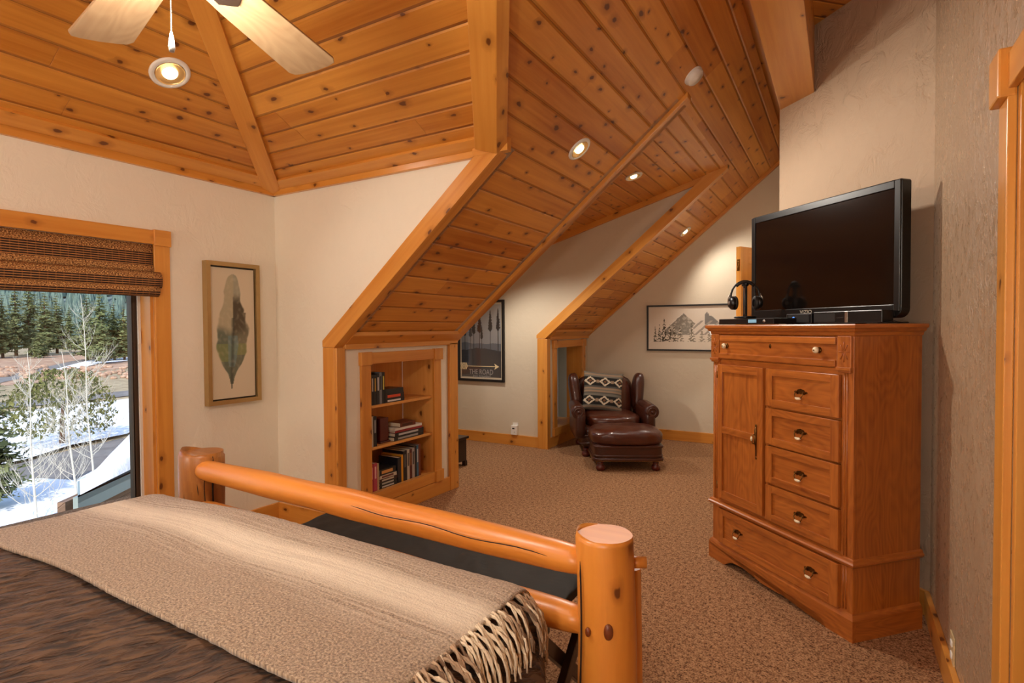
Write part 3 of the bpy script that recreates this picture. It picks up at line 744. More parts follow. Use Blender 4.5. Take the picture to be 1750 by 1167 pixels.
for ang in (a2, a1, a1 + gap, a1 + 2 * gap, a1 + 3 * gap):
    Mz = Matrix.Rotation(ang, 4, 'Z') @ Matrix.Rotation(-.19, 4, 'X')
    mb = MB(); r1_, r2_ = .17, .60
    pts = [(r1_, -.055), (.24, -.062), (r2_ - .03, -.080), (r2_ - .008, -.070), (r2_, -.045), (r2_ + .004, 0), (r2_, .045), (r2_ - .008, .070), (r2_ - .03, .080), (.24, .062), (r1_, .055)]
    mb.prism([(a, b, -.004) for a, b in pts], (0, 0, .008), (1, 0, 0))
    bld = mb.build('blade', M['blade'], fan, bevel=.002, M=Mz)
    MB().prism([(.07, -.02, 0), (.19, -.035, 0), (.22, 0, 0), (.19, .035, 0), (.07, .02, 0)], (0, 0, .006)).build('blade_bracket', M['steel'], bld, M=Matrix.Translation((0, 0, -.011)))
cpts = [(-.012, .004, -.03), (-.012, .004, -.180)]
cm = MB().tube(cpts, .0011, 6)
for k in range(29): cm.soft((-.012, .004, -.035 - k * .005), (.0028, .0028, .0034), 2, 3)
ch = cm.build('pull_chain', M['steel'], fan)
MB().lathe([(0, -.227), (.0055, -.225), (.0075, -.215), (.006, -.200), (.002, -.180), (0, -.178)], 16, Matrix.Translation((-.012, .004, 0))).build('chain_weight', M['steel'], ch)

# ------------------------------------------------------------------ built-in bookcase
bc = empty('built_in_bookcase', (K, 3.33, .12), 0, 'recessed knotty pine bookcase with two shelves under the sloped ceiling', 'bookcase')
dep = .33; xb = K - dep
def bpart(mb, name, mat='shelfwood', bevel=.002): return wpart(mb, name, M[mat], bevel, bc)
bpart(MB().box((xb - .015, BY0, BZ0), (xb, BY1, BZ1), g=(0, 0, 1)), 'back_panel')
bpart(MB().box((xb, BY0 - .015, BZ0), (K, BY0, BZ1)), 'side_panel'); bpart(MB().box((xb, BY1, BZ0), (K, BY1 + .015, BZ1), g=(0, 0, 1)), 'side_panel')
bpart(MB().box((xb, BY0, BZ1), (K, BY1, BZ1 + .015)), 'top_panel'); bpart(MB().box((xb, BY0, BZ0 - .015), (K, BY1, BZ0 + .004)), 'bottom_panel')
S1, S2 = .842, .535
for z in (S1, S2): bpart(MB().box((xb, BY0, z - .02), (K - .01, BY1, z)), 'shelf')
bpart(MB().box((K, 2.872, .19), (K + .022, BY0 + .004, 1.155), g=(0, 0, 1)), 'stile', 'trim'); bpart(MB().box((K, BY1 - .004, .19), (K + .022, 3.782, 1.155), g=(0, 0, 1)), 'stile', 'trim')
bpart(MB().box((K, 2.95, 1.15), (K + .024, 3.70, 1.232)), 'head_rail', 'trim'); bpart(MB().box((K, 2.95, .122), (K + .024, 3.70, .208)), 'bottom_rail', 'trim')
for (a, b) in ((2.862, 2.966), (3.692, 3.794)):
    for z0 in (1.143, .121): bpart(MB().box((K, a, z0), (K + .036, b, z0 + .094), g=(0, 0, 1)), 'corner_block', 'trim')

# books: (y0, y1, z0, z1, depth, colour)
def book(y0, y1, z0, z1, d, col, label, group, lying=False, band=None, xf=-2.955, stripe=None):
    o = empty('book', (xf - d / 2, (y0 + y1) / 2, z0), 0, label, 'book', group)
    w, h = (y1 - y0), (z1 - z0)
    cv = plain('book_cover', col, .45, coat=.15)
    pg = M['page']
    if lying:
        MB().box((-d/2, -w/2, 0), (d/2, w/2, .003)).box((-d/2, -w/2, h - .003), (d/2, w/2, h)).box((d/2 - .003, -w/2, 0), (d/2, w/2, h)).build('cover', cv, o, bevel=.0012)
        MB().box((-d/2 + .004, -w/2 + .003, .003), (d/2 - .003, w/2 - .003, h - .003)).build('pages', pg, o)
        if band is not None: MB().box((d/2, -w * .38, h * .25), (d/2 + .0006, w * .30, h * .75)).build('spine_lettering', plain('ink', band, .5), o)
    else:
        MB().box((-d/2, -w/2, 0), (d/2, -w/2 + .0025, h)).box((-d/2, w/2 - .0025, 0), (d/2, w/2, h)).box((d/2 - .003, -w/2, 0), (d/2, w/2, h)).build('cover', cv, o, bevel=.001)
        MB().box((-d/2 + .004, -w/2 + .0025, .003), (d/2 - .003, w/2 - .0025, h - .003)).build('pages', pg, o)
        if band is not None: MB().box((d/2, -w * .22, h * .45), (d/2 + .0006, w * .22, h * .88)).build('spine_lettering', plain('ink', band, .5), o)
    return o
M['page'] = plain('book_pages', rgb(226, 214, 188), .8, nscale=200, nstr=.15)
K1 = 'books on the top shelf'; K2 = 'books on the middle shelf'; K3 = 'books on the bottom shelf'
dk = rgb(22, 22, 26)
y = 2.962
for w, h, col, bd, lb in ((.048, .232, rgb(205, 205, 205), rgb(90, 90, 120), 'pale grey upright book at the left end of the top shelf'), (.026, .224, rgb(28, 28, 34), rgb(210, 210, 214), 'black upright book second from left on the top shelf'),
        (.030, .222, rgb(24, 24, 26), rgb(190, 150, 60), 'black upright book with gold spine lettering on the top shelf'), (.026, .228, rgb(34, 34, 40), rgb(220, 220, 220), 'dark upright book with white lettering in the top shelf row'),
        (.026, .236, rgb(120, 122, 126), rgb(30, 30, 30), 'grey upright book next to the last on the top shelf'), (.030, .234, rgb(20, 20, 24), rgb(200, 190, 90), 'black upright book beside the lying stack on the top shelf')):
    book(y, y + w, S1, S1 + h, .17, col, lb, K1, band=bd); y += w + .001
zz = S1
for hgt, wd, col, bd, lb in ((.026, .215, rgb(26, 24, 26), rgb(220, 220, 220), 'black book at the bottom of the top shelf stack'), (.040, .212, rgb(46, 30, 28), rgb(226, 84, 50), 'dark book with red spine block in the middle of the top stack'), (.036, .205, rgb(30, 30, 32), None, 'black book on top of the top shelf stack')):
    book(3.155, 3.155 + wd, zz, zz + hgt, .15, col, lb, K1, True, bd); zz += hgt + .0005
# middle shelf
book(2.962, 3.026, S2, S2 + .225, .17, rgb(210, 208, 200), 'pale thick upright book at the left end of the middle shelf', K2, band=rgb(60, 60, 70)); book(3.028, 3.062, S2, S2 + .222, .17, rgb(30, 30, 34), 'black upright book at the left of the middle shelf', K2, band=rgb(150, 150, 150))
wd_ = empty('bookend', (-3.04, 3.18, S2), 0, 'dark red brown wooden block standing on the middle shelf', 'bookend')
M['mahog'] = plain('mahogany', rgb(86, 28, 20), .35, coat=.2)
MB().box((-.05, -.045, .014), (.05, .045, .19)).build('upright', M['mahog'], wd_, bevel=.004); MB().box((-.06, -.056, 0), (.06, .056, .014)).build('foot', M['mahog'], wd_, bevel=.003)
zz = S2
for hgt, yy0, yy1, dd, col, bd, lb in ((.030, 3.25, 3.60, .25, rgb(30, 30, 32), rgb(160, 160, 160), 'large black book at the bottom of the middle shelf stack'), (.030, 3.26, 3.60, .24, rgb(28, 30, 32), rgb(190, 190, 190), 'black book second from the bottom of the middle stack'),
        (.017, 3.26, 3.58, .23, rgb(150, 34, 40), None, 'thin red book in the middle shelf stack'), (.018, 3.26, 3.58, .23, rgb(226, 220, 210), None, 'thin white book below the small brown book'), (.034, 3.32, 3.50, .13, rgb(104, 50, 30), rgb(70, 34, 20), 'small brown book on top of the middle shelf stack')):
    book(yy0, yy1, zz, zz + hgt, dd, col, lb, K2, True, bd); zz += hgt + .0005
# bottom shelf
z3 = BZ0 + .005; y = 2.99
for w, h, col, bd, lb in ((.036, .205, rgb(176, 60, 84), rgb(226, 150, 160), 'pink flowered upright book at the left of the bottom shelf'), (.034, .205, rgb(186, 70, 92), rgb(236, 190, 190), 'second pink upright book on the bottom shelf'), (.018, .20, rgb(196, 168, 130), None, 'tan slim upright book beside the pink books')):
    book(y, y + w, z3, z3 + h, .15, col, lb, K3, band=bd); y += w + .001
zz = z3
for hgt, wd, col, bd, lb in ((.022, .19, rgb(30, 32, 34), rgb(200, 200, 200), 'black book at the bottom of the bottom shelf stack'), (.024, .185, rgb(34, 38, 36), rgb(180, 180, 170), 'dark green book in the bottom shelf stack'), (.024, .19, rgb(60, 34, 28), rgb(200, 190, 170), 'dark brown book in the bottom shelf stack'),
        (.026, .185, rgb(208, 196, 176), rgb(110, 60, 50), 'cream book in the middle of the bottom shelf stack'), (.046, .175, rgb(28, 32, 34), rgb(220, 160, 90), 'thick dark book with orange picture on the bottom shelf stack')):
    book(3.088, 3.088 + wd, zz, zz + hgt, .14, col, lb, K3, True, bd); zz += hgt + .0005
y = 3.285
for w, h, col, bd, dd, lb in ((.040, .196, rgb(28, 32, 44), None, .20, 'navy upright book beside the bottom shelf stack'), (.022, .21, rgb(222, 160, 40), None, .21, 'yellow spined upright book on the bottom shelf'), (.044, .235, rgb(24, 26, 34), rgb(90, 90, 90), .22, 'thick black upright book right of the yellow one'),
        (.030, .24, rgb(196, 190, 176), rgb(90, 80, 70), .22, 'off white upright book on the bottom shelf'), (.028, .235, rgb(88, 30, 26), rgb(150, 100, 60), .22, 'maroon upright book on the bottom shelf'), (.032, .24, rgb(170, 160, 156), rgb(60, 60, 60), .22, 'light grey upright book on the bottom shelf'),
        (.022, .25, rgb(28, 30, 36), None, .22, 'slim black upright book on the bottom shelf'), (.024, .252, rgb(60, 110, 140), rgb(200, 210, 210), .22, 'blue upright book on the bottom shelf'), (.026, .255, rgb(120, 60, 34), None, .22, 'brown upright book at the right end of the bottom shelf')):
    book(y, y + w, z3, z3 + h, dd, col, lb, K3, band=bd); y += w + .001

# ------------------------------------------------------------------ niche behind the armchair
nc = empty('wall_niche', (K, 6.42, .12), 0, 'pine framed recess in the low wall behind the armchair', 'niche')
def npart(mb, name, mat='trim', bevel=.002): return wpart(mb, name, M[mat], bevel, nc)
nd = .21
npart(MB().box((K, 5.945, .19), (K + .022, NY0, 1.18), g=(0, 0, 1)), 'stile'); npart(MB().box((K, NY1, .19), (K + .022, 6.895, 1.18), g=(0, 0, 1)), 'stile')
npart(MB().box((K, NY0, 1.165), (K + .024, NY1, 1.25)), 'head_rail'); npart(MB().box((K, NY0, .12), (K + .024, NY1, .21)), 'bottom_rail')
for (a, b) in ((5.935, 6.04), (6.795, 6.90)):
    for z0 in (1.16, .121): npart(MB().box((K, a, z0), (K + .034, b, z0 + .096), g=(0, 0, 1)), 'corner_block')
npart(MB().box((K - nd, NY1, NZ0), (K, NY1 + .018, NZ1), g=(0, 0, 1)), 'jamb'); npart(MB().box((K - nd, NY0 - .018, NZ0), (K, NY0, NZ1), g=(0, 0, 1)), 'jamb')
npart(MB().box((K - nd, NY0, NZ1), (K, NY1, NZ1 + .018)), 'head_jamb'); npart(MB().box((K - nd - .4, NY0, NZ0 - .018), (K, NY1, NZ0)), 'ledge')
npart(MB().box((K - nd - .42, NY0 - .1, 0), (K - nd - .40, NY1 + .6, 1.25)).box((K - nd - .42, NY1 + .58, 0), (K - nd, NY1 + .6, 1.25)).box((K - nd - .42, NY0 - .1, 1.18), (K - nd, NY1 + .6, 1.2)).box((K - nd - .42, NY0 - .1, 0), (K - nd, NY0 - .08, 1.2)), 'liner', 'wall2', 0)

# ------------------------------------------------------------------ bed
bed = empty('log_bed', (-1.38, .2, 0), 0, 'honey pine log bed with thick round posts at its foot', 'bed')
def bp_(mb, name, mat='log', bevel=0, par=None): return wpart(mb, name, M[mat], bevel, par or bed)
def logpts(a, b, n=24): a, b = V(a), V(b); return [a.lerp(b, i / n) for i in range(n + 1)]
def post(x, y, h, r, mat, seed):
    P = []; Rr = []
    for i in range(21): 
        t = i / 20; P.append((x + .004 * math.sin(t * 7 + seed), y + .004 * math.cos(t * 5 + seed), t * (h - .012))); Rr.append(r * (1 + .03 * math.sin(t * 9 + seed) + (.03 if t < .4 else 0)))
    P.append((x, y, h - .003)); Rr.append(r * .975); P.append((x, y, h)); Rr.append(r * .93)
    return bp_(MB().tube(P, Rr, 40, wob=.045, seed=seed), 'post', mat)
pR = post(-.49, 1.28, .90, .071, 'log', 3); pL = post(-2.27, 1.345, .90, .084, 'oldlog', 5)
post(-.49, -.95, 1.25, .08, 'log', 8); post(-2.27, -.95, 1.25, .08, 'log', 9)
# knots and a long check on the near post
M['knot'] = plain('dark_knot', rgb(112, 52, 20), .4, coat=.3, nscale=60, nstr=.5)
M['crack'] = plain('drying_crack', rgb(34, 18, 8), .9)
vd = V((-.505 * -1 * 1, -.863, 0)).normalized()    # towards the camera
def knotat(x, y, r, ang, z, rx, rz):
    n = V((math.sin(ang), -math.cos(ang), 0)); t = V((n.y, -n.x, 0)); p = V((x, y, z)) + n * (r * .985)
    Mx = Matrix(((t.x, 0, n.x, p.x), (t.y, 0, n.y, p.y), (0, 1, 0, p.z), (0, 0, 0, 1)))
    mb = MB(); mb.soft((0, 0, 0), (rx * 2, rz * 2, .012), 2.2, 6, Mx); return mb
ca = math.atan2(.49, 1.28)
wpart(knotat(-.49, 1.28, .071, ca + .10, .80 - .105, .011, .019), 'knot', M['knot'], 0, pR); wpart(knotat(-.49, 1.28, .071, ca - .62, .80 - .115, .007, .011), 'knot', M['knot'], 0, pR)
ck = []
for k in range(20):
    t = k / 19; a = ca - .98 + .07 * math.sin(t * 6); ck.append((-.49 + math.sin(a) * .0715, 1.28 - math.cos(a) * .0715, .845 - t * .55))
wpart(MB().tube(ck, [.0005] + [.0022] * 18 + [.0008], 6), 'drying_crack', M['crack'], 0, pR)
for a_, z0, z1, w_ in ((-.9, .70, .895, .004), (.42, .62, .89, .003), (-.25, .74, .89, .0014), (.05, .68, .885, .0016), (-.5, .76, .88, .0012)):
    a0_ = math.atan2(2.27, 1.345) + a_; pts = []
    for k in range(12):
        t = k / 11; a = a0_ + .02 * math.sin(t * 8 + a_); pts.append((-2.27 + math.sin(a) * .0838, 1.345 - math.cos(a) * .0838, z1 + (z0 - z1) * t))
    wpart(MB().tube(pts, [w_ * .5] + [w_] * 10 + [w_ * .3], 6), 'drying_crack', M['crack'], 0, pL)
# peg behind the near post
wpart(MB().tube([(-.455, 1.325, .822), (-.408, 1.345, .822)], [.015, .014], 18), 'peg', M['log'], 0, bed)
wpart(MB().tube([(-.447, 1.352, .0), (-.444, 1.352, .3), (-.447, 1.352, .80)], [.028, .026, .022], 18, wob=.05, seed=11), 'peg_stave', M['log'], 0, bed)
def rail(a, b, ra, rm, rb, name, seed, arch=0):
    P = logpts(a, b, 40); Rr = []
    for i, p in enumerate(P):
        t = i / 40; r = (ra * (1 - t) + rb * t) + (rm - (ra + rb) / 2) * math.sin(math.pi * t); e = min(t, 1 - t)
        if e < .045: r *= .78 + .22 * math.sqrt(e / .045)
        Rr.append(r * (1 + .025 * math.sin(t * 23 + seed))); p.z += arch * math.sin(math.pi * t)
    return bp_(MB().tube(P, Rr, 28, wob=.05, seed=seed), name)
rl = rail((-2.24, 1.315, .838), (-.53, 1.268, .824), .040, .046, .037, 'foot_rail', 2, .004)
pts = [(-.62 - i * .045, 1.262 - .037 + .002 * math.sin(i) + .0015 * i * 0, .838 + .0012 * i + .003 * math.sin(i * .9)) for i in range(16)]
wpart(MB().tube(pts, [.0004] + [.0014] * 14 + [.0004], 5), 'drying_crack', M['crack'], 0, rl)
rail((-2.24, 1.31, .68), (-.53, 1.268, .677), .036, .040, .036, 'lower_rail', 6, .0)
rail((-2.24, 1.30, .30), (-.55, 1.268, .30), .04, .045, .04, 'bottom_rail', 7)
rail((-.47, 1.22, .33), (-.47, -.9, .33), .05, .055, .05, 'side_rail', 9); rail((-2.27, 1.28, .33), (-2.27, -.9, .33), .05, .055, .05, 'side_rail', 10)
rail((-2.24, -.95, 1.12), (-.52, -.95, 1.12), .05, .06, .05, 'head_rail', 12); rail((-2.24, -.95, .8), (-.52, -.95, .8), .05, .06, .05, 'head_rail', 13)
mt = tag(MB().soft((-1.39, .13, .52), (1.60, 2.00, .44), 14, 10).build('mattress', plain('mattress_ticking', rgb(200, 190, 176), .9)), 'mattress under the brown quilt on the log bed', 'mattress')

# draped cloths
QX0, QX1, QY0, QY1, QZ = -2.165, -.675, -.80, 1.085, .787; QR = .095
def drape(a, b, lift=0.0, flare=.10):
    ex = max(QX0 - a, 0) + max(a - QX1, 0); sx = -1 if a < QX0 else 1; ey = max(QY0 - b, 0) + max(b - QY1, 0); sy = -1 if b < QY0 else 1
    x = min(max(a, QX0), QX1); y = min(max(b, QY0), QY1)
    crown = .018 * (1 - ((x - (QX0 + QX1) / 2) / .75) ** 2)
    e = math.hypot(ex, ey); z = QZ + lift
    if e > 0:
        dx, dy = sx * ex / e, sy * ey / e; r = QR + lift; q = r * math.pi / 2
        if e < q: A = e / r; out = r * math.sin(A); dn_ = r * (1 - math.cos(A))
        else: out = r + (e - q) * flare; dn_ = r + (e - q)
        x += dx * out; y += dy * out; z -= dn_
    return V((x, y, z + crown * (1 if e == 0 else max(0, 1 - e / .2))))
def cloth(name, a0, a1, b0, b1, na, nb, fn, mat, thick, parent=None):
    mb = MB(); g = []
    for j in range(nb + 1):
        row = []
        for i in range(na + 1):
            a = a0 + (a1 - a0) * i / na; b = b0 + (b1 - b0) * j / nb; row.append((mb.bm.verts.new(fn(a, b)), (a, b)))
        g.append(row)
    for j in range(nb):
        for i in range(na):
            q = [g[j][i], g[j][i + 1], g[j + 1][i + 1], g[j + 1][i]]
            f = mb.bm.faces.new([p[0] for p in q]); f.smooth = True
            for l, p in zip(f.loops, q): l[mb.uv].uv = p[1]
    o = mb.build(name, mat, parent)
    if thick:
        md = o.modifiers.new('s', 'SOLIDIFY'); md.thickness = thick; md.offset = -1
    return o
def quiltfn(a, b):
    p = drape(a, b, .0)
    ac, al = a * .88 - b * .48, a * .48 + b * .88; n = noise.noise(V((ac * 24, al * 6, 0))); n2 = noise.noise(V((ac * 60, al * 14, 4)))
    h = abs(n) * .014 + n2 * .006
    ex = max(QX0 - a, 0) + max(a - QX1, 0)
    if ex > .1:
        h *= .4; p.x += .02 * math.sin(b * 14 + math.sin(b * 5) * 2) * min(1, (ex - .1) * 4)
        return p + V((h if a > 0 else 0, 0, 0))
    p.z += h - .006; return p
def mk_quilt():
    m, nt, b = newmat('brown_matelasse_quilt'); L = nt.links.new
    uv = N(nt, 'ShaderNodeUVMap'); mp = N(nt, 'ShaderNodeMapping'); L(uv.outputs[0], mp.inputs[0]); mp.inputs['Rotation'].default_value = (0, 0, .50); mp2 = N(nt, 'ShaderNodeMapping'); L(mp.outputs[0], mp2.inputs[0]); mp2.inputs['Scale'].default_value = (60, 13, 1)
    n0 = N(nt, 'ShaderNodeTexNoise', Scale=1.0, Detail=3.0, Distortion=.5); L(mp2.outputs[0], n0.inputs['Vector']); n = maprange(nt, n0.outputs[0], .36, .60)
    L(ramp(nt, n, [(.0, rgb(40, 22, 10)), (.45, rgb(74, 48, 28)), (1.0, rgb(94, 66, 42))]), b.inputs['Base Color']); b.inputs['Roughness'].default_value = .8; b.inputs['Sheen Weight'].default_value = .06
    bp = N(nt, 'ShaderNodeBump', Strength=1.0, Distance=.009); L(n, bp.inputs['Height']); L(bp.outputs[0], b.inputs['Normal']); return m
M['quilt'] = mk_quilt()
qo = cloth('quilt', QX0 - .55, QX1 + .62, -.78, QY1 + .40, 170, 260, quiltfn, M['quilt'], .012); tag(qo, 'crinkled chocolate brown quilt covering the log bed', 'quilt')

def mk_throw():
    m, nt, b = newmat('mohair_throw'); L = nt.links.new
    uv = N(nt, 'ShaderNodeUVMap'); sp = N(nt, 'ShaderNodeSeparateXYZ'); L(uv.outputs[0], sp.inputs[0])
    n = N(nt, 'ShaderNodeTexNoise', Scale=190.0, Detail=4.0, Roughness=.7); L(uv.outputs[0], n.inputs['Vector'])
    mp = N(nt, 'ShaderNodeMapping'); L(uv.outputs[0], mp.inputs[0]); mp.inputs['Scale'].default_value = (3, 130, 1); n2 = N(nt, 'ShaderNodeTexNoise', Scale=1.0, Detail=2.0); L(mp.outputs[0], n2.inputs['Vector'])
    v = sp.outputs[1]; d = math_(nt, 'ABSOLUTE', math_(nt, 'SUBTRACT', v, .945))
    stripe = maprange(nt, d, .078, .032); soft = maprange(nt, d, .17, .08)
    base_ = ramp(nt, n.outputs[0], [(.36, rgb(92, 66, 46)), (.5, rgb(160, 134, 106)), (.64, rgb(208, 186, 158))])
    lines = maprange(nt, n2.outputs[0], .45, .58, 0, .5)
    pale = mix(nt, math_(nt, 'MULTIPLY', lines, .6), rgb(236, 220, 196), rgb(180, 156, 130))
    col = mix(nt, math_(nt, 'MULTIPLY', stripe, .92), mix(nt, math_(nt, 'MULTIPLY', soft, math_(nt, 'MULTIPLY', lines, .9)), base_, rgb(232, 216, 194)), pale)
    L(col, b.inputs['Base Color']); b.inputs['Roughness'].default_value = .9; b.inputs['Sheen Weight'].default_value = .4; b.inputs['Sheen Roughness'].default_value = .5
    bp = N(nt, 'ShaderNodeBump', Strength=.9, Distance=.006); L(math_(nt, 'ADD', n.outputs[0], math_(nt, 'MULTIPLY', n2.outputs[0], .5)), bp.inputs['Height']); L(bp.outputs[0], b.inputs['Normal']); return m
M['throw'] = mk_throw()
def throwfn(a, b):
    p = drape(a, b, .018); n = noise.noise(V((a * 2.2, b * 4, 7))) * .010 + noise.noise(V((a * 60, b * 60, 2))) * .0022
    p.z += n if b < QY1 + .1 else 0; return p
TX1 = QX1 + .045
th_o = empty('throw_blanket', (-1.4, .9, .80), 0, 'fuzzy beige throw with a cream stripe and fringe across the bed foot', 'blanket')
def tb_edge(a, b): return throwfn(a, b + .02 * noise.noise(V((a * 2, 0, 0))))
t_o = cloth('blanket', QX0 - .36, TX1, .615, QY1 + .27, 230, 90, tb_edge, M['throw'], .010); t_o.parent = th_o; t_o.matrix_parent_inverse = inv(th_o)
M['tassel'] = [plain('fringe_cream', rgb(226, 208, 180), .95, bump=.002, bscale=300), plain('fringe_tan', rgb(176, 148, 120), .95, bump=.002, bscale=300), plain('fringe_brown', rgb(128, 102, 80), .95, bump=.002, bscale=300)]
nT = 92
for k in range(nT):
    b = .62 + (QY1 + .24 - .62) * k / (nT - 1); L_ = .115 + random.random() * .035; pts = []; ph = random.random() * 6; sl = random.uniform(-.03, .03)
    for i in range(9):
        t = i / 8; q = drape(TX1 - .006 + L_ * t, b + sl * t + .006 * math.sin(t * 5 + ph), .012 + .004 * math.sin(t * 9 + ph)); pts.append(q)
    dd = abs(b - .945); mt_ = M['tassel'][0] if dd < .07 else M['tassel'][random.choice((0, 1, 1, 2))]
    mb = MB(); off = V((0, .003, .001))
    for sg in (-1, 1):
        mb.tube([p + V((0, sg * .0022 * math.cos(i * 1.9), sg * .0022 * math.sin(i * 1.9))) for i, p in enumerate(pts)], [.0027] * 8 + [.0016], 5)
    wpart(mb, 'tassel', mt_, 0, th_o)

# ------------------------------------------------------------------ folding bench at the foot of the bed
bn = empty('folding_bench', (-1.48, 1.78, 0), 0, 'dark bench with a black cushion behind the bed footboard', 'bench')
def wr(q, h):
    q = q.copy()
    if q.z > 0: q.z += .010 * noise.noise(V((q.x * 9, q.y * 5, 0))) + .012 * abs(noise.noise(V((q.x * 16 + q.y * 10, q.y * 7, 3))))
    return q
M['blackcloth'] = plain('black_cotton', rgb(27, 24, 17), .75, nscale=6, nstr=.3, bump=.004, bscale=9)
MB().soft((0, 0, .475), (1.38, .46, .055), 7, 60, fn=wr).build('cushion', M['blackcloth'], bn)
for sx in (-.62, .63):
    MB().beam((sx, -.24, .445), (sx, .245, .0), .03, .045).build('leg', M['darkwood'], bn, bevel=.003); MB().beam((sx + .035, .24, .445), (sx + .035, -.245, .0), .03, .045).build('leg', M['darkwood'], bn, bevel=.003)
for sy in (-.2, .2): MB().box((-.66, sy - .02, .42), (.68, sy + .02, .45)).build('side_bar', M['darkwood'], bn, bevel=.003)

# ------------------------------------------------------------------ dresser
O = V((.054, 2.882, 0)); uu_ = V((-.733, .68, 0)).normalized(); vv_ = V((.68, .733, 0)).normalized()
DW = .985; DD = .40
org = O + uu_ * DW; rz = math.atan2(-uu_.y, -uu_.x)
ds = empty('chest_of_drawers', org, rz, 'tall oak chest with one door and six drawers under the television', 'dresser')
def dp(mb, name, mat='oak', bevel=.002, par=None): return mb.build(name, M[mat], par or ds, bevel=bevel)
# case
cs = MB(); fy = .018
cs.box((.012, fy, .34), (.97, DD, 1.375), g=(0, 0, 1)); cs.box((.012, fy, .10), (.97, DD, .34), g=(0, 0, 1)); dp(cs, 'case', 'oakdark')
# front stiles and rails (face frame)
ff = MB()
ff.box((.008, 0, .36), (.068, fy, 1.375)).box((.922, 0, .36), (.985, fy, 1.375)).box((.445, .004, .375), (.463, fy, 1.185), g=(0, 0, 1)).box((.068, .004, 1.18), (.922, fy, 1.21)).box((.068, .006, .36), (.922, fy, .388)).box((.008, 0, .10), (.068, fy, .34)).box((.922, 0, .10), (.985, fy, .34))
for z in (.979, .780, .574): ff.box((.463, .006, z - .006), (.922, fy, z + .006))
ff.box((.965, fy, .10), (.985, DD, 1.375), g=(0, 0, 1))
dp(ff, 'face_frame')
# reeding on the stiles
rd = MB()
for x in (.938, .953): rd.tube([(x, -.001, .37), (x, -.001, 1.19)], .0035, 8); rd.tube([(x, -.001, .13), (x, -.001, .33)], .0035, 8)
for x in (.028, .045): rd.tube([(x, -.001, .37), (x, -.001, 1.19)], .0035, 8)
dp(rd, 'reeding', bevel=0)
# cornice
def molding(prof, name, x0=.0, x1=DW, y1=DD):
    mb = MB(); 
    for i in range(len(prof) - 1):
        (o0, z0), (o1, z1) = prof[i], prof[i + 1]
        A0, A1 = (x0 - o0, -o0, z0), (x1 + o0, -o0, z0); B0, B1 = (x0 - o1, -o1, z1), (x1 + o1, -o1, z1)
        mb.face([A0, A1, B1, B0], (1, 0, 0)); mb.face([A1, (x1 + o0, y1, z0), (x1 + o1, y1, z1), B1], (0, 1, 0)); mb.face([(x0 - o0, y1, z0), A0, B0, (x0 - o1, y1, z1)], (0, 1, 0))
        mb.face([(x1 + o0, y1, z0), (x0 - o0, y1, z0), (x0 - o1, y1, z1), (x1 + o1, y1, z1)], (1, 0, 0))
    o0, z0 = prof[-1]; mb.face([(x0 - o0, -o0, z0), (x1 + o0, -o0, z0), (x1 + o0, y1, z0), (x0 - o0, y1, z0)], (1, 0, 0))
    o0, z0 = prof[0]; mb.face([(x0 - o0, y1, z0), (x1 + o0, y1, z0), (x1 + o0, -o0, z0), (x0 - o0, -o0, z0)], (1, 0, 0))
    o = dp(mb, name, bevel=.0); bmesh_weld(o); return o
molding([(.0, 1.355), (.006, 1.360), (.008, 1.372), (.018, 1.378), (.022, 1.388), (.030, 1.393), (.032, 1.404), (.028, 1.410)], 'cornice')
molding([(.0, .325), (.010, .330), (.016, .338), (.018, .346), (.012, .352), (.008, .362), (.0, .366)], 'waist_moulding', y1=DD + .004)
molding([(.014, .085), (.014, .096), (.008, .108), (.0, .120)], 'base_moulding')
# plinth with shaped apron
ap = [(-.014, 0), (.13, 0), (.15, .012), (.165, .032), (.20, .040), (.30, .046), (.355, .060), (.375, .048), (.40, .030), (.43, .024), (.56, .024), (.59, .030), (.62, .048), (.64, .060), (.69, .046), (.79, .040), (.825, .032), (.84, .012), (.86, 0), (.999, 0), (.999, .086), (-.014, .086)]
P3 = [V((x, -.014, z)) for x, z in ap]
mb = MB()
bmf = bmesh.new(); vs0 = [bmf.verts.new(p) for p in P3]; bmf.faces.new(vs0); bmesh.ops.triangulate(bmf, faces=bmf.faces[:])
for f in bmf.faces: 
    pts = [v.co.copy() for v in f.verts]; mb.face(pts, (1, 0, 0)); mb.face([p + V((0, .02, 0)) for p in pts[::-1]], (1, 0, 0))
bmf.free()
for i in range(len(P3)): j = (i + 1) % len(P3); mb.face([P3[j], P3[i], P3[i] + V((0, .02, 0)), P3[j] + V((0, .02, 0))], (1, 0, 0))
mb.box((.979, .006, 0), (.999, DD, .086), g=(0, 1, 0)).box((-.014, .006, 0), (.006, DD, .086), g=(0, 1, 0))
dp(mb, 'plinth', bevel=0)
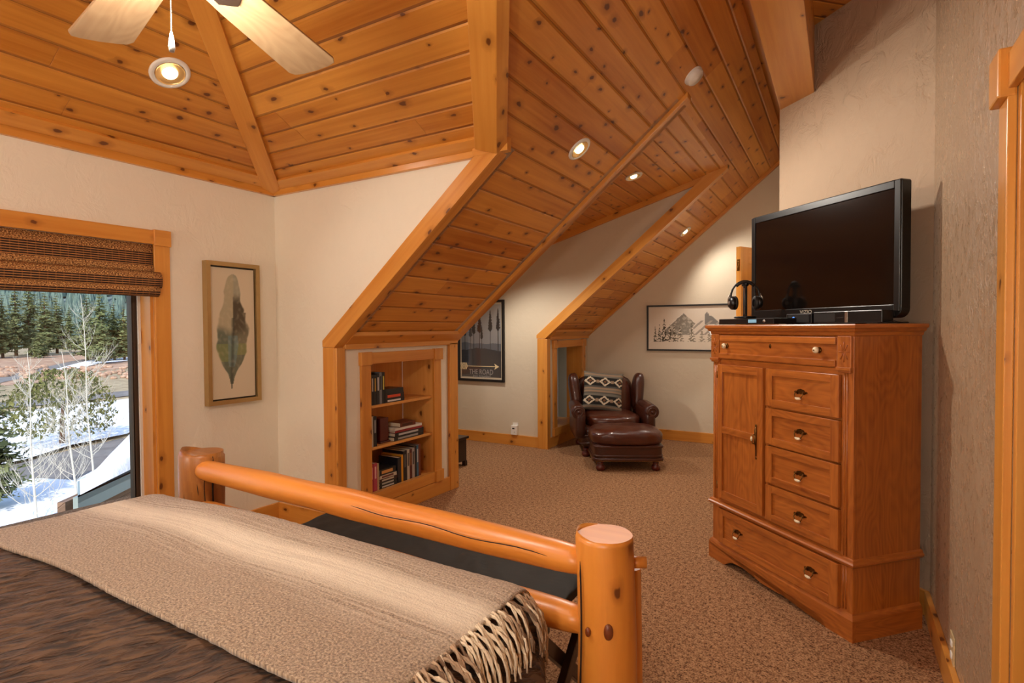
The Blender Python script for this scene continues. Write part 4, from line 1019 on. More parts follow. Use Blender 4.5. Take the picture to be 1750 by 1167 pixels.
# carved corner brackets
for x0 in (.0, .905):
    b_ = MB().box((x0 + .002, -.012, 1.215), (x0 + .074, .004, 1.356), g=(0, 0, 1)); b_.box((x0, -.02, 1.203), (x0 + .078, .004, 1.217)); b_.box((x0 + .006, -.014, 1.192), (x0 + .072, .004, 1.204)); br = dp(b_, 'corner_bracket')
    cr = MB()
    for k in range(8):
        a = k * math.pi / 4; cr.tube([(x0 + .038 + math.cos(a) * .006, -.0125, 1.285 + math.sin(a) * .006), (x0 + .038 + math.cos(a) * .026, -.0125, 1.285 + math.sin(a) * .046)], [.0012, .0026], 6)
    cr.build('carved_fan', M['oakdark'], br)
def panel(x0, x1, z0, z1, name, st=.045, rt=.036, y=-.016, recess=.009, frontmat='oak'):
    """framed front: stiles, rails and recessed panel"""
    t = .020
    fr_ = MB().box((x0, y, z0), (x0 + st, y + t, z1), g=(0, 0, 1)).box((x1 - st, y, z0), (x1, y + t, z1), g=(0, 0, 1)).box((x0 + st, y, z0), (x1 - st, y + t, z0 + rt)).box((x0 + st, y, z1 - rt), (x1 - st, y + t, z1))
    o = dp(fr_, name)
    MB().box((x0 + st, y + recess, z0 + rt), (x1 - st, y + t, z1 - rt)).build('panel', M[frontmat], o)
    return o
def bail(par, x, z, y, w=.042):
    h = empty('handle', (x, y, z)); h.parent = par
    bpv = MB(); 
    prof = [(-w, 0), (-w * .82, .006), (-w * .6, .004), (-w * .45, .013), (-w * .2, .010), (0, .017), (w * .2, .010), (w * .45, .013), (w * .6, .004), (w * .82, .006), (w, 0), (w * .7, -.006), (w * .45, -.011), (w * .2, -.006), (0, -.010), (-w * .2, -.006), (-w * .45, -.011), (-w * .7, -.006)]
    bmf = bmesh.new(); bmf.faces.new([bmf.verts.new((a, 0, b)) for a, b in prof]); bmesh.ops.triangulate(bmf, faces=bmf.faces[:])
    for f in bmf.faces: bpv.face([v.co + V((0, -.003, 0)) for v in f.verts]); 
    for i in range(len(prof)): (a, b), (a2_, b2_) = prof[i], prof[(i + 1) % len(prof)]; bpv.face([(a2_, -.003, b2_), (a, -.003, b), (a, 0, b), (a2_, 0, b2_)])
    bmf.free()
    for sg in (-1, 1): bpv.tube([(sg * w * .55, 0, 0), (sg * w * .55, -.014, 0)], [.006, .0045], 10)
    for k in range(9): a = k / 8 * math.pi
    bpv.tube([(-w * .55, -.012, 0), (-w * .6, -.016, -.012), (-w * .42, -.018, -.026), (0, -.019, -.030), (w * .42, -.018, -.026), (w * .6, -.016, -.012), (w * .55, -.012, 0)], .0026, 8)
    h2 = bpv.build('backplate', M['darkbrass'], h)
    MB().tube([(-w * .40, -.019, -.0275), (-w * .2, -.0195, -.0300), (0, -.0195, -.0305), (w * .2, -.0195, -.0300), (w * .40, -.019, -.0275)], [.004, .0065, .0072, .0065, .004], 14).build('grip', M['porcelain'], h)
    # one object per handle: join under the backplate
    return h
def bailo(par, x, z, y, w=.042):
    h = bail(par, x, z, y, w); ks = kids(h); bpv = [k for k in ks if k.name.startswith('backplate')][0]; gp = [k for k in ks if k.name.startswith('grip')][0]
    bpv.name = 'handle'; bpv.parent = par; bpv.matrix_local = Matrix.Translation((x, y, z)); 
    me = gp.data; me2 = bpv.data; n0 = len(me2.polygons)
    bm = bmesh.new(); bm.from_mesh(me2); nf = len(bm.faces); bm.from_mesh(me); bm.faces.ensure_lookup_table()
    me2.materials.append(M['porcelain'])
    for i in range(nf, len(bm.faces)): bm.faces[i].material_index = 1
    bm.to_mesh(me2); bm.free(); bpy.data.objects.remove(gp); bpy.data.objects.remove(h)
    tag(bpv, 'antique brass bail with a cream porcelain grip'); return bpv
# top drawer
td = dp(MB().box((.075, -.006, 1.212), (.902, .014, 1.352), g=(1, 0, 0)), 'top_drawer', bevel=.002)
dp(MB().box((.08, -.013, 1.318), (.897, -.006, 1.350)).box((.08, -.015, 1.217), (.897, -.006, 1.246)), 'drawer_bead', par=td)
def knob(par, x, z, y):
    Mx = Matrix.Translation((x, y, z)) @ Matrix.Rotation(math.pi / 2, 4, 'X')
    k = MB().lathe([(0, .034), (.008, .033), (.015, .027), (.016, .020), (.011, .014), (.007, .010)], 20, Mx).build('knob', M['porcelain'], par); k.data.materials.append(M['darkbrass'])
    MB().lathe([(.0, .004), (.010, .010), (.013, .006), (.015, .002), (0, .001)], 16, Mx).soft((x - .012, y - .002, z), (.036, .005, .016), 2, 6).build('knob_rose', M['darkbrass'], k)
    MB().lathe([(0, .036), (.004, .035), (.0045, .0325)], 12, Mx).build('knob_screw', M['darkbrass'], k)
knob(td, .141, 1.290, -.006); knob(td, .802, 1.289, -.006)
MB().soft((.486, -.0065, 1.298), (.018, .004, .024), 2, 5).build('keyhole', M['darkbrass'], td)
# door (two framed panels)
dr_ = dp(MB().box((.070, -.018, .388), (.112, .003, 1.180), g=(0, 0, 1)).box((.402, -.018, .388), (.444, .003, 1.180), g=(0, 0, 1)).box((.112, -.018, .388), (.402, .003, .436)).box((.112, -.018, 1.135), (.402, .003, 1.180)).box((.112, -.018, .776), (.402, .003, .815)), 'door')
MB().box((.112, -.008, .436), (.402, .001, .776), g=(0, 0, 1)).box((.112, -.008, .815), (.402, .001, 1.135), g=(0, 0, 1)).build('panel', M['oak'], dr_)
MB().tube([(.398, -.020, .815), (.398, -.024, .80), (.398, -.024, .775), (.398, -.020, .76)], .006, 10).tube([(.398, -.018, .86), (.398, -.021, .84), (.398, -.019, .70)], [.004, .007, .003], 8).soft((.398, -.019, .69), (.012, .006, .016), 2, 5).soft((.398, -.019, .865), (.014, .006, .018), 2, 5).tube([(.398, -.018, .82), (.388, -.034, .815), (.384, -.036, .795), (.388, -.034, .77), (.398, -.018, .765)], .003, 8).build('handle', M['darkbrass'], dr_)
MB().tube([(.384, -.036, .807), (.384, -.0365, .795), (.384, -.036, .783)], [.004, .0065, .004], 12).build('grip', M['porcelain'], dr_)
for z in (1.12, .46): MB().tube([(.069, -.016, z - .022), (.069, -.016, z + .022)], .005, 8).build('hinge', M['darkbrass'], dr_)
for i, (z0, z1, hz) in enumerate(((.986, 1.180, 1.078), (.785, .972, .882), (.580, .773, .676), (.382, .568, .474))):
    d_ = panel(.464, .920, z0, z1, 'drawer'); bailo(d_, .695, hz, -.0075)
bd_ = panel(.070, .921, .121, .322, 'bottom_drawer', st=.05); bailo(bd_, .242, .228, -.0075); bailo(bd_, .762, .228, -.0075)

# ------------------------------------------------------------------ things on the dresser
ZD = 1.4105
def dl_(x, y, z): return org + Matrix.Rotation(rz, 3, 'Z') @ V((x, y, z))
tv = empty('television', dl_(.492, .30, ZD), rz, 'large black flat screen television standing on the oak chest', 'television')
w2, hT = .486, .632; z0 = .026; yv = -.0
def roundrect(x0, x1, z0_, z1_, r, y, rt=None):
    rt = r if rt is None else rt; pts = []
    for (cx_, cz_, a0, rr) in ((x0 + r, z0_ + r, math.pi, r), (x1 - r, z0_ + r, 1.5 * math.pi, r), (x1 - rt, z1_ - rt, 0, rt), (x0 + rt, z1_ - rt, .5 * math.pi, rt)):
        for k in range(7): a = a0 + k / 6 * math.pi / 2; pts.append((cx_ + rr * math.cos(a), y, cz_ + rr * math.sin(a)))
    return pts
MB().prism(roundrect(-w2, w2, z0, z0 + hT, .045, -.02, .012), (0, .055, 0)).build('cabinet', M['black'], tv, bevel=.004)
mbz = MB()
for (a, b) in (((-w2 + .004, z0 + .03), (-w2 + .034, z0 + hT - .004)), ((w2 - .034, z0 + .03), (w2 - .004, z0 + hT - .004)), ((-w2 + .034, z0 + hT - .04), (w2 - .034, z0 + hT - .004)), ((-w2 + .03, z0 + .008), (w2 - .03, z0 + .062))):
    mbz.box((a[0], -.028, a[1]), (b[0], -.019, b[1]))
mbz.build('bezel', M['black'], tv, bevel=.003)
M['screen'] = plain('dark_screen', rgb(16, 12, 10), .12, spec=.7)
MB().box((-w2 + .034, -.0225, z0 + .062), (w2 - .034, -.0195, z0 + hT - .04)).build('screen', M['screen'], tv)
MB().box((-w2 + .12, .035, z0 + .08), (w2 - .12, .075, z0 + hT - .1)).build('rear_housing', M['blackmat'], tv, bevel=.015)
MB().box((-.05, .012, .006), (.05, .05, .12)).build('stand_neck', M['black'], tv, bevel=.004); MB().soft((0, .038, .006), (.46, .125, .012), 6, 10).build('stand_base', M['black'], tv)
M['logo'] = plain('silver_logo', rgb(190, 180, 165), .35)
text('logo', 'VIZIO', .026, M['logo'], tv, Matrix.Translation((-.055, -.0285, z0 + .042)), sx=1.25)
# cable box
cb_ = empty('cable_box', dl_(.462, .20, ZD), rz, 'small black set top box with a blue light below the television', 'electronics')
MB().box((-.088, 0, .004), (.088, .068, .058)).build('case', M['black'], cb_, bevel=.004, M=Matrix.Translation((0, 0, 0)))
MB().box((-.075, -.0008, .012), (.07, .0002, .05)).build('front_panel', M['blackmat'], cb_); MB().lathe([(0, .003), (.006, .002), (.008, 0)], 16, Matrix.Translation((-.035, -.001, .034)) @ Matrix.Rotation(math.pi / 2, 4, 'X')).build('indicator_light', M['blueled'], cb_)
gb = empty('game_console', dl_(.755, .20, ZD), rz, 'long low glossy black box with a silver band beside the set top box', 'electronics')
MB().box((-.195, 0, .004), (.195, .068, .064)).build('case', M['black'], gb, bevel=.004)
MB().box((-.004, -.001, .008), (.012, .002, .062)).build('silver_band', M['steel'], gb, bevel=.001)
MB().box((-.05, -.001, .03), (-.012, .0, .034)).box((-.19, -.001, .012), (-.06, .0002, .054)).build('display_window', M['blackmat'], gb)
# flat player
dv = empty('disc_player', dl_(.235, .03, ZD), rz, 'flat black player with a pale display at the front of the chest top', 'electronics')
MB().box((-.215, 0, .004), (.235, .15, .036)).build('case', M['black'], dv, bevel=.003)
MB().box((.04, -.0006, .012), (.105, .0004, .030)).build('display', M['lcd'], dv)
MB().soft((.165, -.001, .02), (.02, .006, .014), 2, 5).build('dial', M['steel'], dv)
# headphones on stand
hp = empty('headphone_stand', dl_(.165, .10, ZD + .0365), rz, 'black stand holding the wireless headphones on the disc player', 'stand')
MB().soft((0, 0, .008), (.11, .09, .014), 5, 8).build('base', M['black'], hp)
MB().box((-.012, -.006, .012), (.012, .006, .20)).build('upright', M['blackmat'], hp, bevel=.002); MB().box((-.004, -.0075, .03), (.004, -.006, .18)).build('trim_strip', M['steel'], hp)
MB().tube([(-.02, 0, .196), (0, 0, .204), (.02, 0, .196)], .009, 10).build('hook', M['black'], hp)
hd = empty('headphones', dl_(.165, .10, ZD + .0365 + .02), rz + 1.22, 'black over ear headphones hung on the stand at the left of the chest', 'headphones')
arc = [(.082 * math.sin(a), 0, .105 + .095 * math.cos(a)) for a in [(-1.75 + 3.5 * k / 24) for k in range(25)]]
arc = [(x, y, z + .0) for x, y, z in arc]
MB().tube(arc, [.0055] * 25, 10).build('headband', M['black'], hd)
MB().tube([(x * .93, y, .105 + (z - .105) * .93) for x, y, z in arc[7:18]], .009, 10).build('headband_pad', M['blackmat'], hd)
for sg in (-1, 1):
    Mx = Matrix.Translation((sg * .072, 0, .072)) @ Matrix.Rotation(sg * math.pi / 2, 4, 'Y')
    e_ = MB().lathe([(0, .022), (.026, .020), (.038, .008), (.040, -.006), (0, -.008)], 28, Mx).build('ear_cup', M['black'], hd)
    MB().lathe([(.022, -.024), (.036, -.022), (.041, -.014), (.038, -.006)], 28, Mx).build('ear_pad', M['blackmat'], e_)
    MB().tube([(sg * .084, 0, .125), (sg * .096, 0, .105), (sg * .098, 0, .08)], [.004, .005, .003], 8).build('yoke', M['steel'], e_)
    MB().lathe([(0, .0235), (.010, .023), (.012, .021)], 18, Mx).build('cup_badge', M['steel'], e_)
# cables
def cable(pts, r, label):
    o = MB().tube(pts, r, 8).build('cable', M['blackmat']); return tag(o, label, 'cable', None)
cable([dl_(.90, .36, ZD + .006), dl_(.93, .30, ZD + .012), dl_(.97, .245, ZD + .012), dl_(.985, .20, ZD + .006), dl_(.955, .17, ZD + .005), dl_(.99, .25, ZD + .005), dl_(.94, .37, ZD + .005)], .003, 'black cable looped at the right end of the chest top')

# ------------------------------------------------------------------ open door behind
do = empty('door_1', (-.36, 5.42, 0)); struct(do)
a_ = V((-.713, 4.731, 0)); b_ = V((-.40, 5.40, 0)); dv_ = (b_ - a_).normalized(); nn_ = V((dv_.y, -dv_.x, 0))
dang = math.atan2(dv_.y, dv_.x)
lf = MB(); Lg = (b_ - a_).length
lf.box((0, -.042, .012), (.10, 0, 2.03), g=(0, 0, 1)).box((Lg - .1, -.042, .012), (Lg, 0, 2.03), g=(0, 0, 1)).box((.1, -.042, .012), (Lg - .1, 0, .2)).box((.1, -.042, 1.90), (Lg - .1, 0, 2.03)).box((.1, -.042, 1.0), (Lg - .1, 0, 1.12))
Md = Matrix.Translation(a_) @ Matrix.Rotation(dang, 4, 'Z')
lo_ = lf.build('door_leaf', M['trim'], None, bevel=.002); lo_.parent = do; lo_.matrix_parent_inverse = inv(do); lo_.matrix_basis = Md
MB().box((.1, -.034, .2), (Lg - .1, -.008, 1.0), g=(0, 0, 1)).box((.1, -.034, 1.12), (Lg - .1, -.008, 1.90), g=(0, 0, 1)).build('door_panel', M['trim'], lo_)
MB().box((-.002, -.034, 1.84), (.0005, -.008, 1.93)).tube([(-.003, -.02, 1.85), (-.006, -.018, 1.87), (-.003, -.024, 1.89), (-.006, -.02, 1.92)], .004, 8).build('hinge_leaf', M['brass'], lo_)

# ------------------------------------------------------------------ armchair and ottoman
def mv(M4, p): return M4 @ V(p)
ch_ = empty('leather_armchair', (-2.27, 6.08, 0), .52 , 'oxblood leather armchair with rolled arms in the alcove', 'armchair')
LT, LS = M['leather'], M['leatherseat']
MB().soft((0, .02, .215), (.74, .76, .25), 9, 10).build('seat_base', LT, ch_)
MB().soft((0, -.365, .155), (.78, .06, .035), 3, 8).soft((0, -.365, .235), (.78, .05, .03), 3, 8).build('front_moulding', LT, ch_)
MB().soft((0, -.08, .375), (.60, .66, .17), 3.4, 14, fn=lambda q, h: q + V((0, 0, .006 * noise.noise(V((q.x * 9, q.y * 9, 1)))))).build('seat_cushion', LS, ch_)
tilt = Matrix.Rotation(-.22, 4, 'X')
MB().soft((0, .27, .56), (.60, .20, .56), 3.6, 14, M=Matrix.Translation((0, .0, 0)) @ Matrix.Translation((0, .27, .35)) @ tilt @ Matrix.Translation((0, -.27, -.35))).build('back_cushion', LS, ch_)
MB().soft((0, .37, .52), (.70, .14, .62), 4.5, 12, M=Matrix.Translation((0, .37, .3)) @ tilt @ Matrix.Translation((0, -.37, -.3))).build('back_frame', LT, ch_)
for sg in (-1, 1):
    arm = MB().soft((sg * .375, -.05, .36), (.13, .70, .34), 6, 10)
    arm.tube([(sg * .395, .25, .50), (sg * .395, .0, .505), (sg * .395, -.30, .495), (sg * .395, -.385, .49), (sg * .395, -.395, .49)], [.05, .072, .076, .074, .06], 24)
    ar = arm.build('arm', LT, ch_)
    MB().lathe([(.030, .0), (.036, .006), (.050, .006), (.054, 0)], 24, Matrix.Translation((sg * .395, -.392, .49)) @ Matrix.Rotation(math.pi / 2, 4, 'X')).lathe([(0, .012), (.012, .009), (.016, 0)], 16, Matrix.Translation((sg * .395, -.392, .49)) @ Matrix.Rotation(math.pi / 2, 4, 'X')).build('scroll', LT, ar)
    MB().soft((sg * .345, .20, .63), (.13, .26, .44), 3.2, 12, M=Matrix.Translation((sg * .33, .3, .42)) @ tilt @ Matrix.Rotation(sg * .12, 4, 'Y') @ Matrix.Translation((-sg * .33, -.3, -.42))).build('wing', LT, ch_)
bun = [(0, 0), (.030, 0), (.042, .012), (.046, .032), (.038, .052), (.026, .062), (.030, .072), (.030, .095), (0, .095)]
for sx in (-.31, .31):
    for sy in (-.31, .33): MB().lathe(bun, 20, Matrix.Translation((sx, sy, 0))).build('leg', M['mahog'], ch_)
ot = empty('leather_ottoman', (-1.885, 5.475, 0), .50, 'oxblood leather footstool on bun feet in front of the armchair', 'ottoman')
MB().soft((0, 0, .315), (.72, .56, .17), 3.6, 16, fn=lambda q, h: q + V((0, 0, .010 * noise.noise(V((q.x * 8, q.y * 8, 4))) + (.02 * (1 - (q.x / h.x) ** 2) * (1 - (q.y / h.y) ** 2) if q.z > 0 else 0)))).build('cushion', LS, ot)
MB().soft((0, 0, .185), (.67, .52, .16), 10, 12).build('body', LT, ot)
MB().soft((0, 0, .115), (.695, .545, .035), 10, 12).soft((0, 0, .150), (.685, .535, .022), 10, 10).soft((0, 0, .238), (.69, .54, .03), 10, 12).build('piping', LT, ot)
nm = MB()
for k in range(50):
    x = -.32 + .64 * k / 49; nm.soft((x, -.272, .104), (.008, .005, .008), 2, 2)
for k in range(40):
    y = -.24 + .48 * k / 39; nm.soft((-.347, y, .104), (.005, .008, .008), 2, 2)
nmo = nm.build('nailhead_trim', M['brass'], ot); nmo['kind'] = 'stuff'
for sx in (-.27, .27):
    for sy in (-.20, .20): MB().lathe(bun, 20, Matrix.Translation((sx, sy, 0))).build('leg', M['mahog'], ot)

# pillow
def pillowcol(u, v):
    blk, gry, tan, wht = (.10, .09, .08), (.42, .40, .36), (.56, .47, .38), (.90, .84, .74)
    bands = [(0, .06, gry), (.06, .09, tan), (.09, .12, gry), (.12, .35, blk), (.35, .41, gry), (.41, .45, (.30, .29, .27)), (.45, .49, tan), (.49, .53, gry), (.53, .57, tan), (.57, .62, (.30, .29, .27)), (.62, .85, blk), (.85, .90, gry), (.90, .94, tan), (.94, 1.01, gry)]
    cc = gry
    for a, b, q in bands:
        if a <= v < b: cc = q
    for vc in (.235, .735):
        dv = abs(v - vc) / .115
        if dv < 1:
            t = (u * 2.6 + .12) % 1.0; du = abs(t - .5) * 2 * 1.25
            dd = du + dv * .95
            if .62 < dd < 1.02: cc = wht if (int(u * 52) + int(v * 60)) % 2 == 0 else (.62, .55, .46)
            elif dd < .30: cc = (.45, .30, .20)
            elif du > 1.0 and dv < .30: cc = tan
    return cc
pl = empty('patterned_pillow', (0, 0, 0), 0, 'square pillow with black and cream southwestern diamonds on the armchair', 'pillow')
def mkpillow(par, s, th, n=64):
    bm = bmesh.new(); gr = {}
    data = []
    for side in (-1, 1):
        for j in range(n + 1):
            for i in range(n + 1):
                u, v = i / n, j / n; x, z = u * 2 - 1, v * 2 - 1
                if side == 1 and (i in (0, n) or j in (0, n)): gr[side, i, j] = gr[-1, i, j]; continue
                k = 1 + .10 * (abs(x) * abs(z)) ** 2 - .05 * (1 - abs(x)) * 0
                pin = 1 - .07 * (1 - z * z) * (abs(x) ** 4) - .07 * 0
                X = x * (1 - .06 * (1 - z * z)) * s / 2; Z = z * (1 - .06 * (1 - x * x)) * s / 2
                T = th / 2 * ((1 - x ** 4) * (1 - z ** 4)) ** .6
                gr[side, i, j] = bm.verts.new((X, side * T + .004 * noise.noise(V((x * 3, z * 3, side))), Z)); data.append((u, v))
    for side in (-1, 1):
        for j in range(n):
            for i in range(n):
                q = [gr[side, i, j], gr[side, i + 1, j], gr[side, i + 1, j + 1], gr[side, i, j + 1]]
                if side == 1: q = q[::-1]
                f = bm.faces.new(q); f.smooth = True
    me = bpy.data.meshes.new('pillow_cover'); bm.to_mesh(me); bm.free(); at = me.color_attributes.new('Col', 'FLOAT_COLOR', 'POINT'); d = []
    for u, v in data: d += list(lin(pillowcol(u, v))) + [1.0]
    at.data.foreach_set('color', d); me.materials.append(vcol('woven_wool', .95, bump=.0015, bscale=260)); o = bpy.data.objects.new('pillow_cover', me); COL.objects.link(o); o.parent = par; return o
mkpillow(pl, .46, .13)
rotc = Matrix.Rotation(.52, 4, 'Z')
pl.matrix_world = Matrix.Translation(ch_.location) @ rotc @ Matrix.Translation((-.07, .050, .665)) @ Matrix.Rotation(-.33, 4, 'X') @ Matrix.Rotation(.10, 4, 'Y')

# ------------------------------------------------------------------ small things
st = empty('wooden_trunk', (-3.50, 4.55, 0), 0, 'low dark wooden stand showing behind the bookcase corner', 'table')
MB().box((-.30, -.07, .275), (.215, .18, .30)).build('top', M['darkwood'], st, bevel=.004)
MB().box((-.27, -.05, .05), (.195, .16, .275)).build('body', M['darkwood'], st, bevel=.002)
for sx in (-.27, .165):
    for sy in (-.05, .12): MB().box((sx, sy, 0), (sx + .04, sy + .04, .05)).build('leg', M['darkwood'], st, bevel=.003)
pg_ = empty('plug_in_alarm', (-3.355, yP - .001, .125), 0, 'white plug in alarm at the outlet above the dormer baseboard', 'alarm')
MB().box((-.04, -.04, .004), (.04, -.001, .115)).build('housing', M['white'], pg_, bevel=.004); MB().box((-.018, -.0412, .072), (.012, -.0398, .088)).build('sensor_window', M['black'], pg_); MB().soft((.012, -.041, .038), (.012, .004, .012), 2, 4).build('test_button', M['steel'], pg_)
MB().box((-.03, -.008, .11), (.045, -.0005, .145)).build('cover_plate', M['white'], pg_, bevel=.002)
oe = empty('wall_outlet', (xE - .0005, 2.66, .17), 0, 'beige wall outlet low on the textured right wall', 'outlet')
M['almond'] = plain('almond_plastic', rgb(206, 184, 140), .4)
MB().box((-.006, -.038, -.058), (0, .038, .058)).build('cover_plate', M['almond'], oe, bevel=.002)
for z in (-.022, .022): MB().soft((-.007, 0, z), (.006, .032, .026), 5, 6).build('socket', M['white'], oe)

# ------------------------------------------------------------------ outdoors
G = -3.0
def mk_ground(name, c1_, c2_, sc_, bump=.05):
    m, nt, b = newmat(name); L = nt.links.new; tc = N(nt, 'ShaderNodeTexCoord'); n = N(nt, 'ShaderNodeTexNoise', Scale=sc_, Detail=6.0, Roughness=.7); L(tc.outputs['Object'], n.inputs['Vector'])
    L(ramp(nt, n.outputs[0], [(.35, c1_), (.65, c2_)]), b.inputs['Base Color']); b.inputs['Roughness'].default_value = .95
    bp = N(nt, 'ShaderNodeBump', Strength=.6, Distance=bump); L(n.outputs[0], bp.inputs['Height']); L(bp.outputs[0], b.inputs['Normal']); return m
M['grass'] = mk_ground('dry_grass', rgb(134, 118, 88), rgb(186, 168, 134), 1.2, .1); M['asphalt'] = mk_ground('asphalt', rgb(110, 106, 102), rgb(136, 132, 128), 1.5)
M['snow'] = mk_ground('snow', rgb(232, 236, 244), rgb(246, 248, 252), .5, .2); M['dirt'] = mk_ground('red_dirt', rgb(150, 112, 88), rgb(196, 164, 134), .6, .1)
M['hill'] = mk_ground('forest_hill', rgb(92, 108, 104), rgb(122, 136, 132), .06, .5); M['rock'] = mk_ground('field_rock', rgb(140, 104, 84), rgb(196, 166, 140), 3.0)
mb = MB(); mb.face([(-900, -500, G), (-5.2, -500, G), (-5.2, 700, G), (-900, 700, G)]); struct(mb.build('ground', M['grass']))
# cam-facing helper direction for outdoor layout
def gp(px, py, z=G):
    d = F_ + R_ * ((px - 875) / f_) + U_ * ((583.5 - py) / f_); t = (z - 1.4) / d.z; return V((0, 0, 1.4)) + d * t
def sheet(name, pix, z, mat, lab, cat, jit=.0, rag=0):
    P = [gp(a, b) for a, b in pix]; out = []
    for i in range(len(P)):
        A, B = P[i], P[(i + 1) % len(P)]; n = max(1, int((B - A).length / 1.5)) if rag else 1; n = min(n, 40)
        for k in range(n):
            q = A.lerp(B, k / n); w = rag * noise.noise(V((q.x * .35, q.y * .35, z * 9))); out.append(V((q.x + w, q.y + w, G + z)))
    me = MB(); bmf = bmesh.new(); vs = [bmf.verts.new(q) for q in out]; bmf.faces.new(vs); bmesh.ops.triangulate(bmf, faces=bmf.faces[:]); bmf.normal_update()
    for f in bmf.faces:
        pts = [v.co.copy() for v in f.verts]; me.face(pts if f.normal.z > 0 else pts[::-1])
    bmf.free(); o = me.build(name, mat)
    if cat: tag(o, lab, cat, None, 'stuff')
    else: struct(o)
    return o
sheet('ground', [(-420, 690), (-90, 668), (60, 655), (120, 640), (232, 627), (232, 606), (120, 606), (0, 610), (-90, 616), (-420, 630)], .02, M['dirt'], '', None)
sheet('road', [(-90, 668), (0, 655), (60, 642), (134, 621), (150, 615), (120, 618), (60, 632), (0, 645), (-90, 657)], .05, M['asphalt'], '', None)
sheet('road', [(-420, 735), (-90, 712), (0, 700), (110, 690), (240, 675), (240, 666), (110, 680), (0, 689), (-90, 698), (-420, 722)], .05, M['asphalt'], '', None)
sheet('snow', [(-140, 800), (0, 800), (40, 790), (130, 765), (235, 745), (235, 683), (130, 694), (40, 706), (0, 709), (-140, 715), (-420, 735), (-420, 820)], .12, M['snow'], 'bright snowfield between the road and the driveway', 'snow', rag=.5)
sheet('snow', [(-500, 1167), (-420, 870), (-140, 845), (0, 834), (60, 826), (130, 829), (180, 800), (260, 790), (330, 900), (200, 1167)], .15, M['snow'], 'deep snow in the yard near the house', 'snow', rag=.25)
sheet('driveway', [(-420, 876), (-160, 850), (0, 838), (60, 830), (150, 832), (230, 800), (235, 745), (130, 768), (40, 792), (0, 803), (-160, 800), (-420, 822)], .04, M['asphalt'], '', None)
sheet('snow', [(95, 632), (150, 617), (232, 610), (232, 616), (170, 622), (120, 634)], .10, M['snow'], 'thin snow strip along the far road', 'snow')
# rocks
rk = MB(); random.seed(5)
for k in range(150):
    p = gp(random.uniform(-40, 235), random.uniform(628, 648)); s = random.uniform(.15, .55); rk.soft((p.x, p.y, G + s * .3), (s * random.uniform(1, 2), s * random.uniform(1, 2), s), 2.6, 3)
tag(rk.build('rocks', M['rock']), 'scattered reddish rocks along the field below the trees', 'rocks', kind='stuff')
# hill with forest
mb = MB(); cdir = V((-.87, .45, 0)).normalized(); 
n1_, n2_ = 40, 16
hv = {}
fwd = V((F_.x, F_.y, 0)).normalized(); lft = V((-R_.x, -R_.y, 0)).normalized()
def hz(u, w): return G + 95 * sst(0, 1, w) ** 1.2 * (1 + .12 * math.sin(u * 7)) + 4 * noise.noise(V((u * 9, w * 5, 0)))
def hpt(u, w):  # u across -1..1, w outward 0..1
    ang = math.radians(12 + 60 * u); d = (fwd * math.cos(ang) + lft * math.sin(ang)); r = 210 + 420 * w; p = d * r; return V((p.x, p.y, hz(u, w)))
for i in range(n1_):
    for j in range(n2_):
        q = [hpt(a / n1_, b / n2_) for a, b in ((i, j), (i, j + 1), (i + 1, j + 1), (i + 1, j))]; mb.face(q[::-1], smooth=True)
struct(mb.build('hill', M['hill']))
M['farpine'] = mk_ground('distant_pines', rgb(78, 98, 92), rgb(116, 134, 120), .2, 0)
M['pine'] = mk_ground('pine_needles', rgb(84, 94, 58), rgb(142, 148, 98), .9, 0); M['bark'] = plain('pine_bark', rgb(96, 70, 52), .9, nscale=6, nstr=.3)
fr_ = MB(); random.seed(9)
for k in range(3600):
    u = random.uniform(.30, .95); w = random.random() ** 1.1 * .9; p = hpt(u, w); h = random.uniform(6, 12); r = h * random.uniform(.16, .24); a0 = random.random() * 6
    top = p + V((0, 0, h)); rg = [p + V((r * math.cos(a0 + t * 1.2566), r * math.sin(a0 + t * 1.2566), h * .08)) for t in range(5)]
    for t in range(5): fr_.face([rg[t], rg[(t + 1) % 5], top], uvs=[(0, 0)] * 3)
tag(fr_.build('distant_forest', M['farpine']), 'blue green pine forest covering the distant hillside', 'forest', kind='stuff')

def conifer(h, r, seed, trunkbare=.12, dens=26, droop=.35, cls=1.0):
    rnd = random.Random(seed); mb = MB(); L = int(dens)
    for i in range(L):
        t = i / (L - 1); z = h * (trunkbare + (1 - trunkbare) * t); R0 = r * (1 - t) ** .75 * (1 if t > .12 else .6 + t * 3.3); nb = max(3, int(9 * (1 - t) + 4))
        for k in range(nb):
            a = rnd.random() * 6.283; l = R0 * rnd.uniform(.6, 1.12) + .08; dz = l * rnd.uniform(-.1, .35) - droop * l * .4
            d = V((math.cos(a), math.sin(a), 0)); s = V((-d.y, d.x, 0)); b0 = V((0, 0, z))
            for m in range(7):
                q = (m + 1) / 7; c0_ = b0 + d * l * q + V((0, 0, dz * q)); ww = l * .30 * (1.2 - q) + .09 * cls
                for _ in range(2):
                    o1 = V((rnd.uniform(-1, 1), rnd.uniform(-1, 1), rnd.uniform(-.5, .7))) * ww
                    o2 = V((rnd.uniform(-1, 1), rnd.uniform(-1, 1), rnd.uniform(-.3, .8))) * ww
                    mb.face([c0_ - s * ww * .7 + o2 * .3, c0_ + s * ww * .7, c0_ + o1], uvs=[(0, 0)] * 3)
    return mb
def tree(loc, h, r, seed, label, group='pines beyond the road', dens=22):
    o = empty('pine_tree', loc, 0, label, 'tree', group)
    f = conifer(h, r, seed, dens=dens, cls=h / 9).build('foliage', M['pine'], o); MB().tube([(0, 0, -.3), (0, 0, h * .5), (0, 0, h * .97)], [h * .022, h * .014, .02], 7).build('trunk', M['bark'], o)
    return o
protos = {}
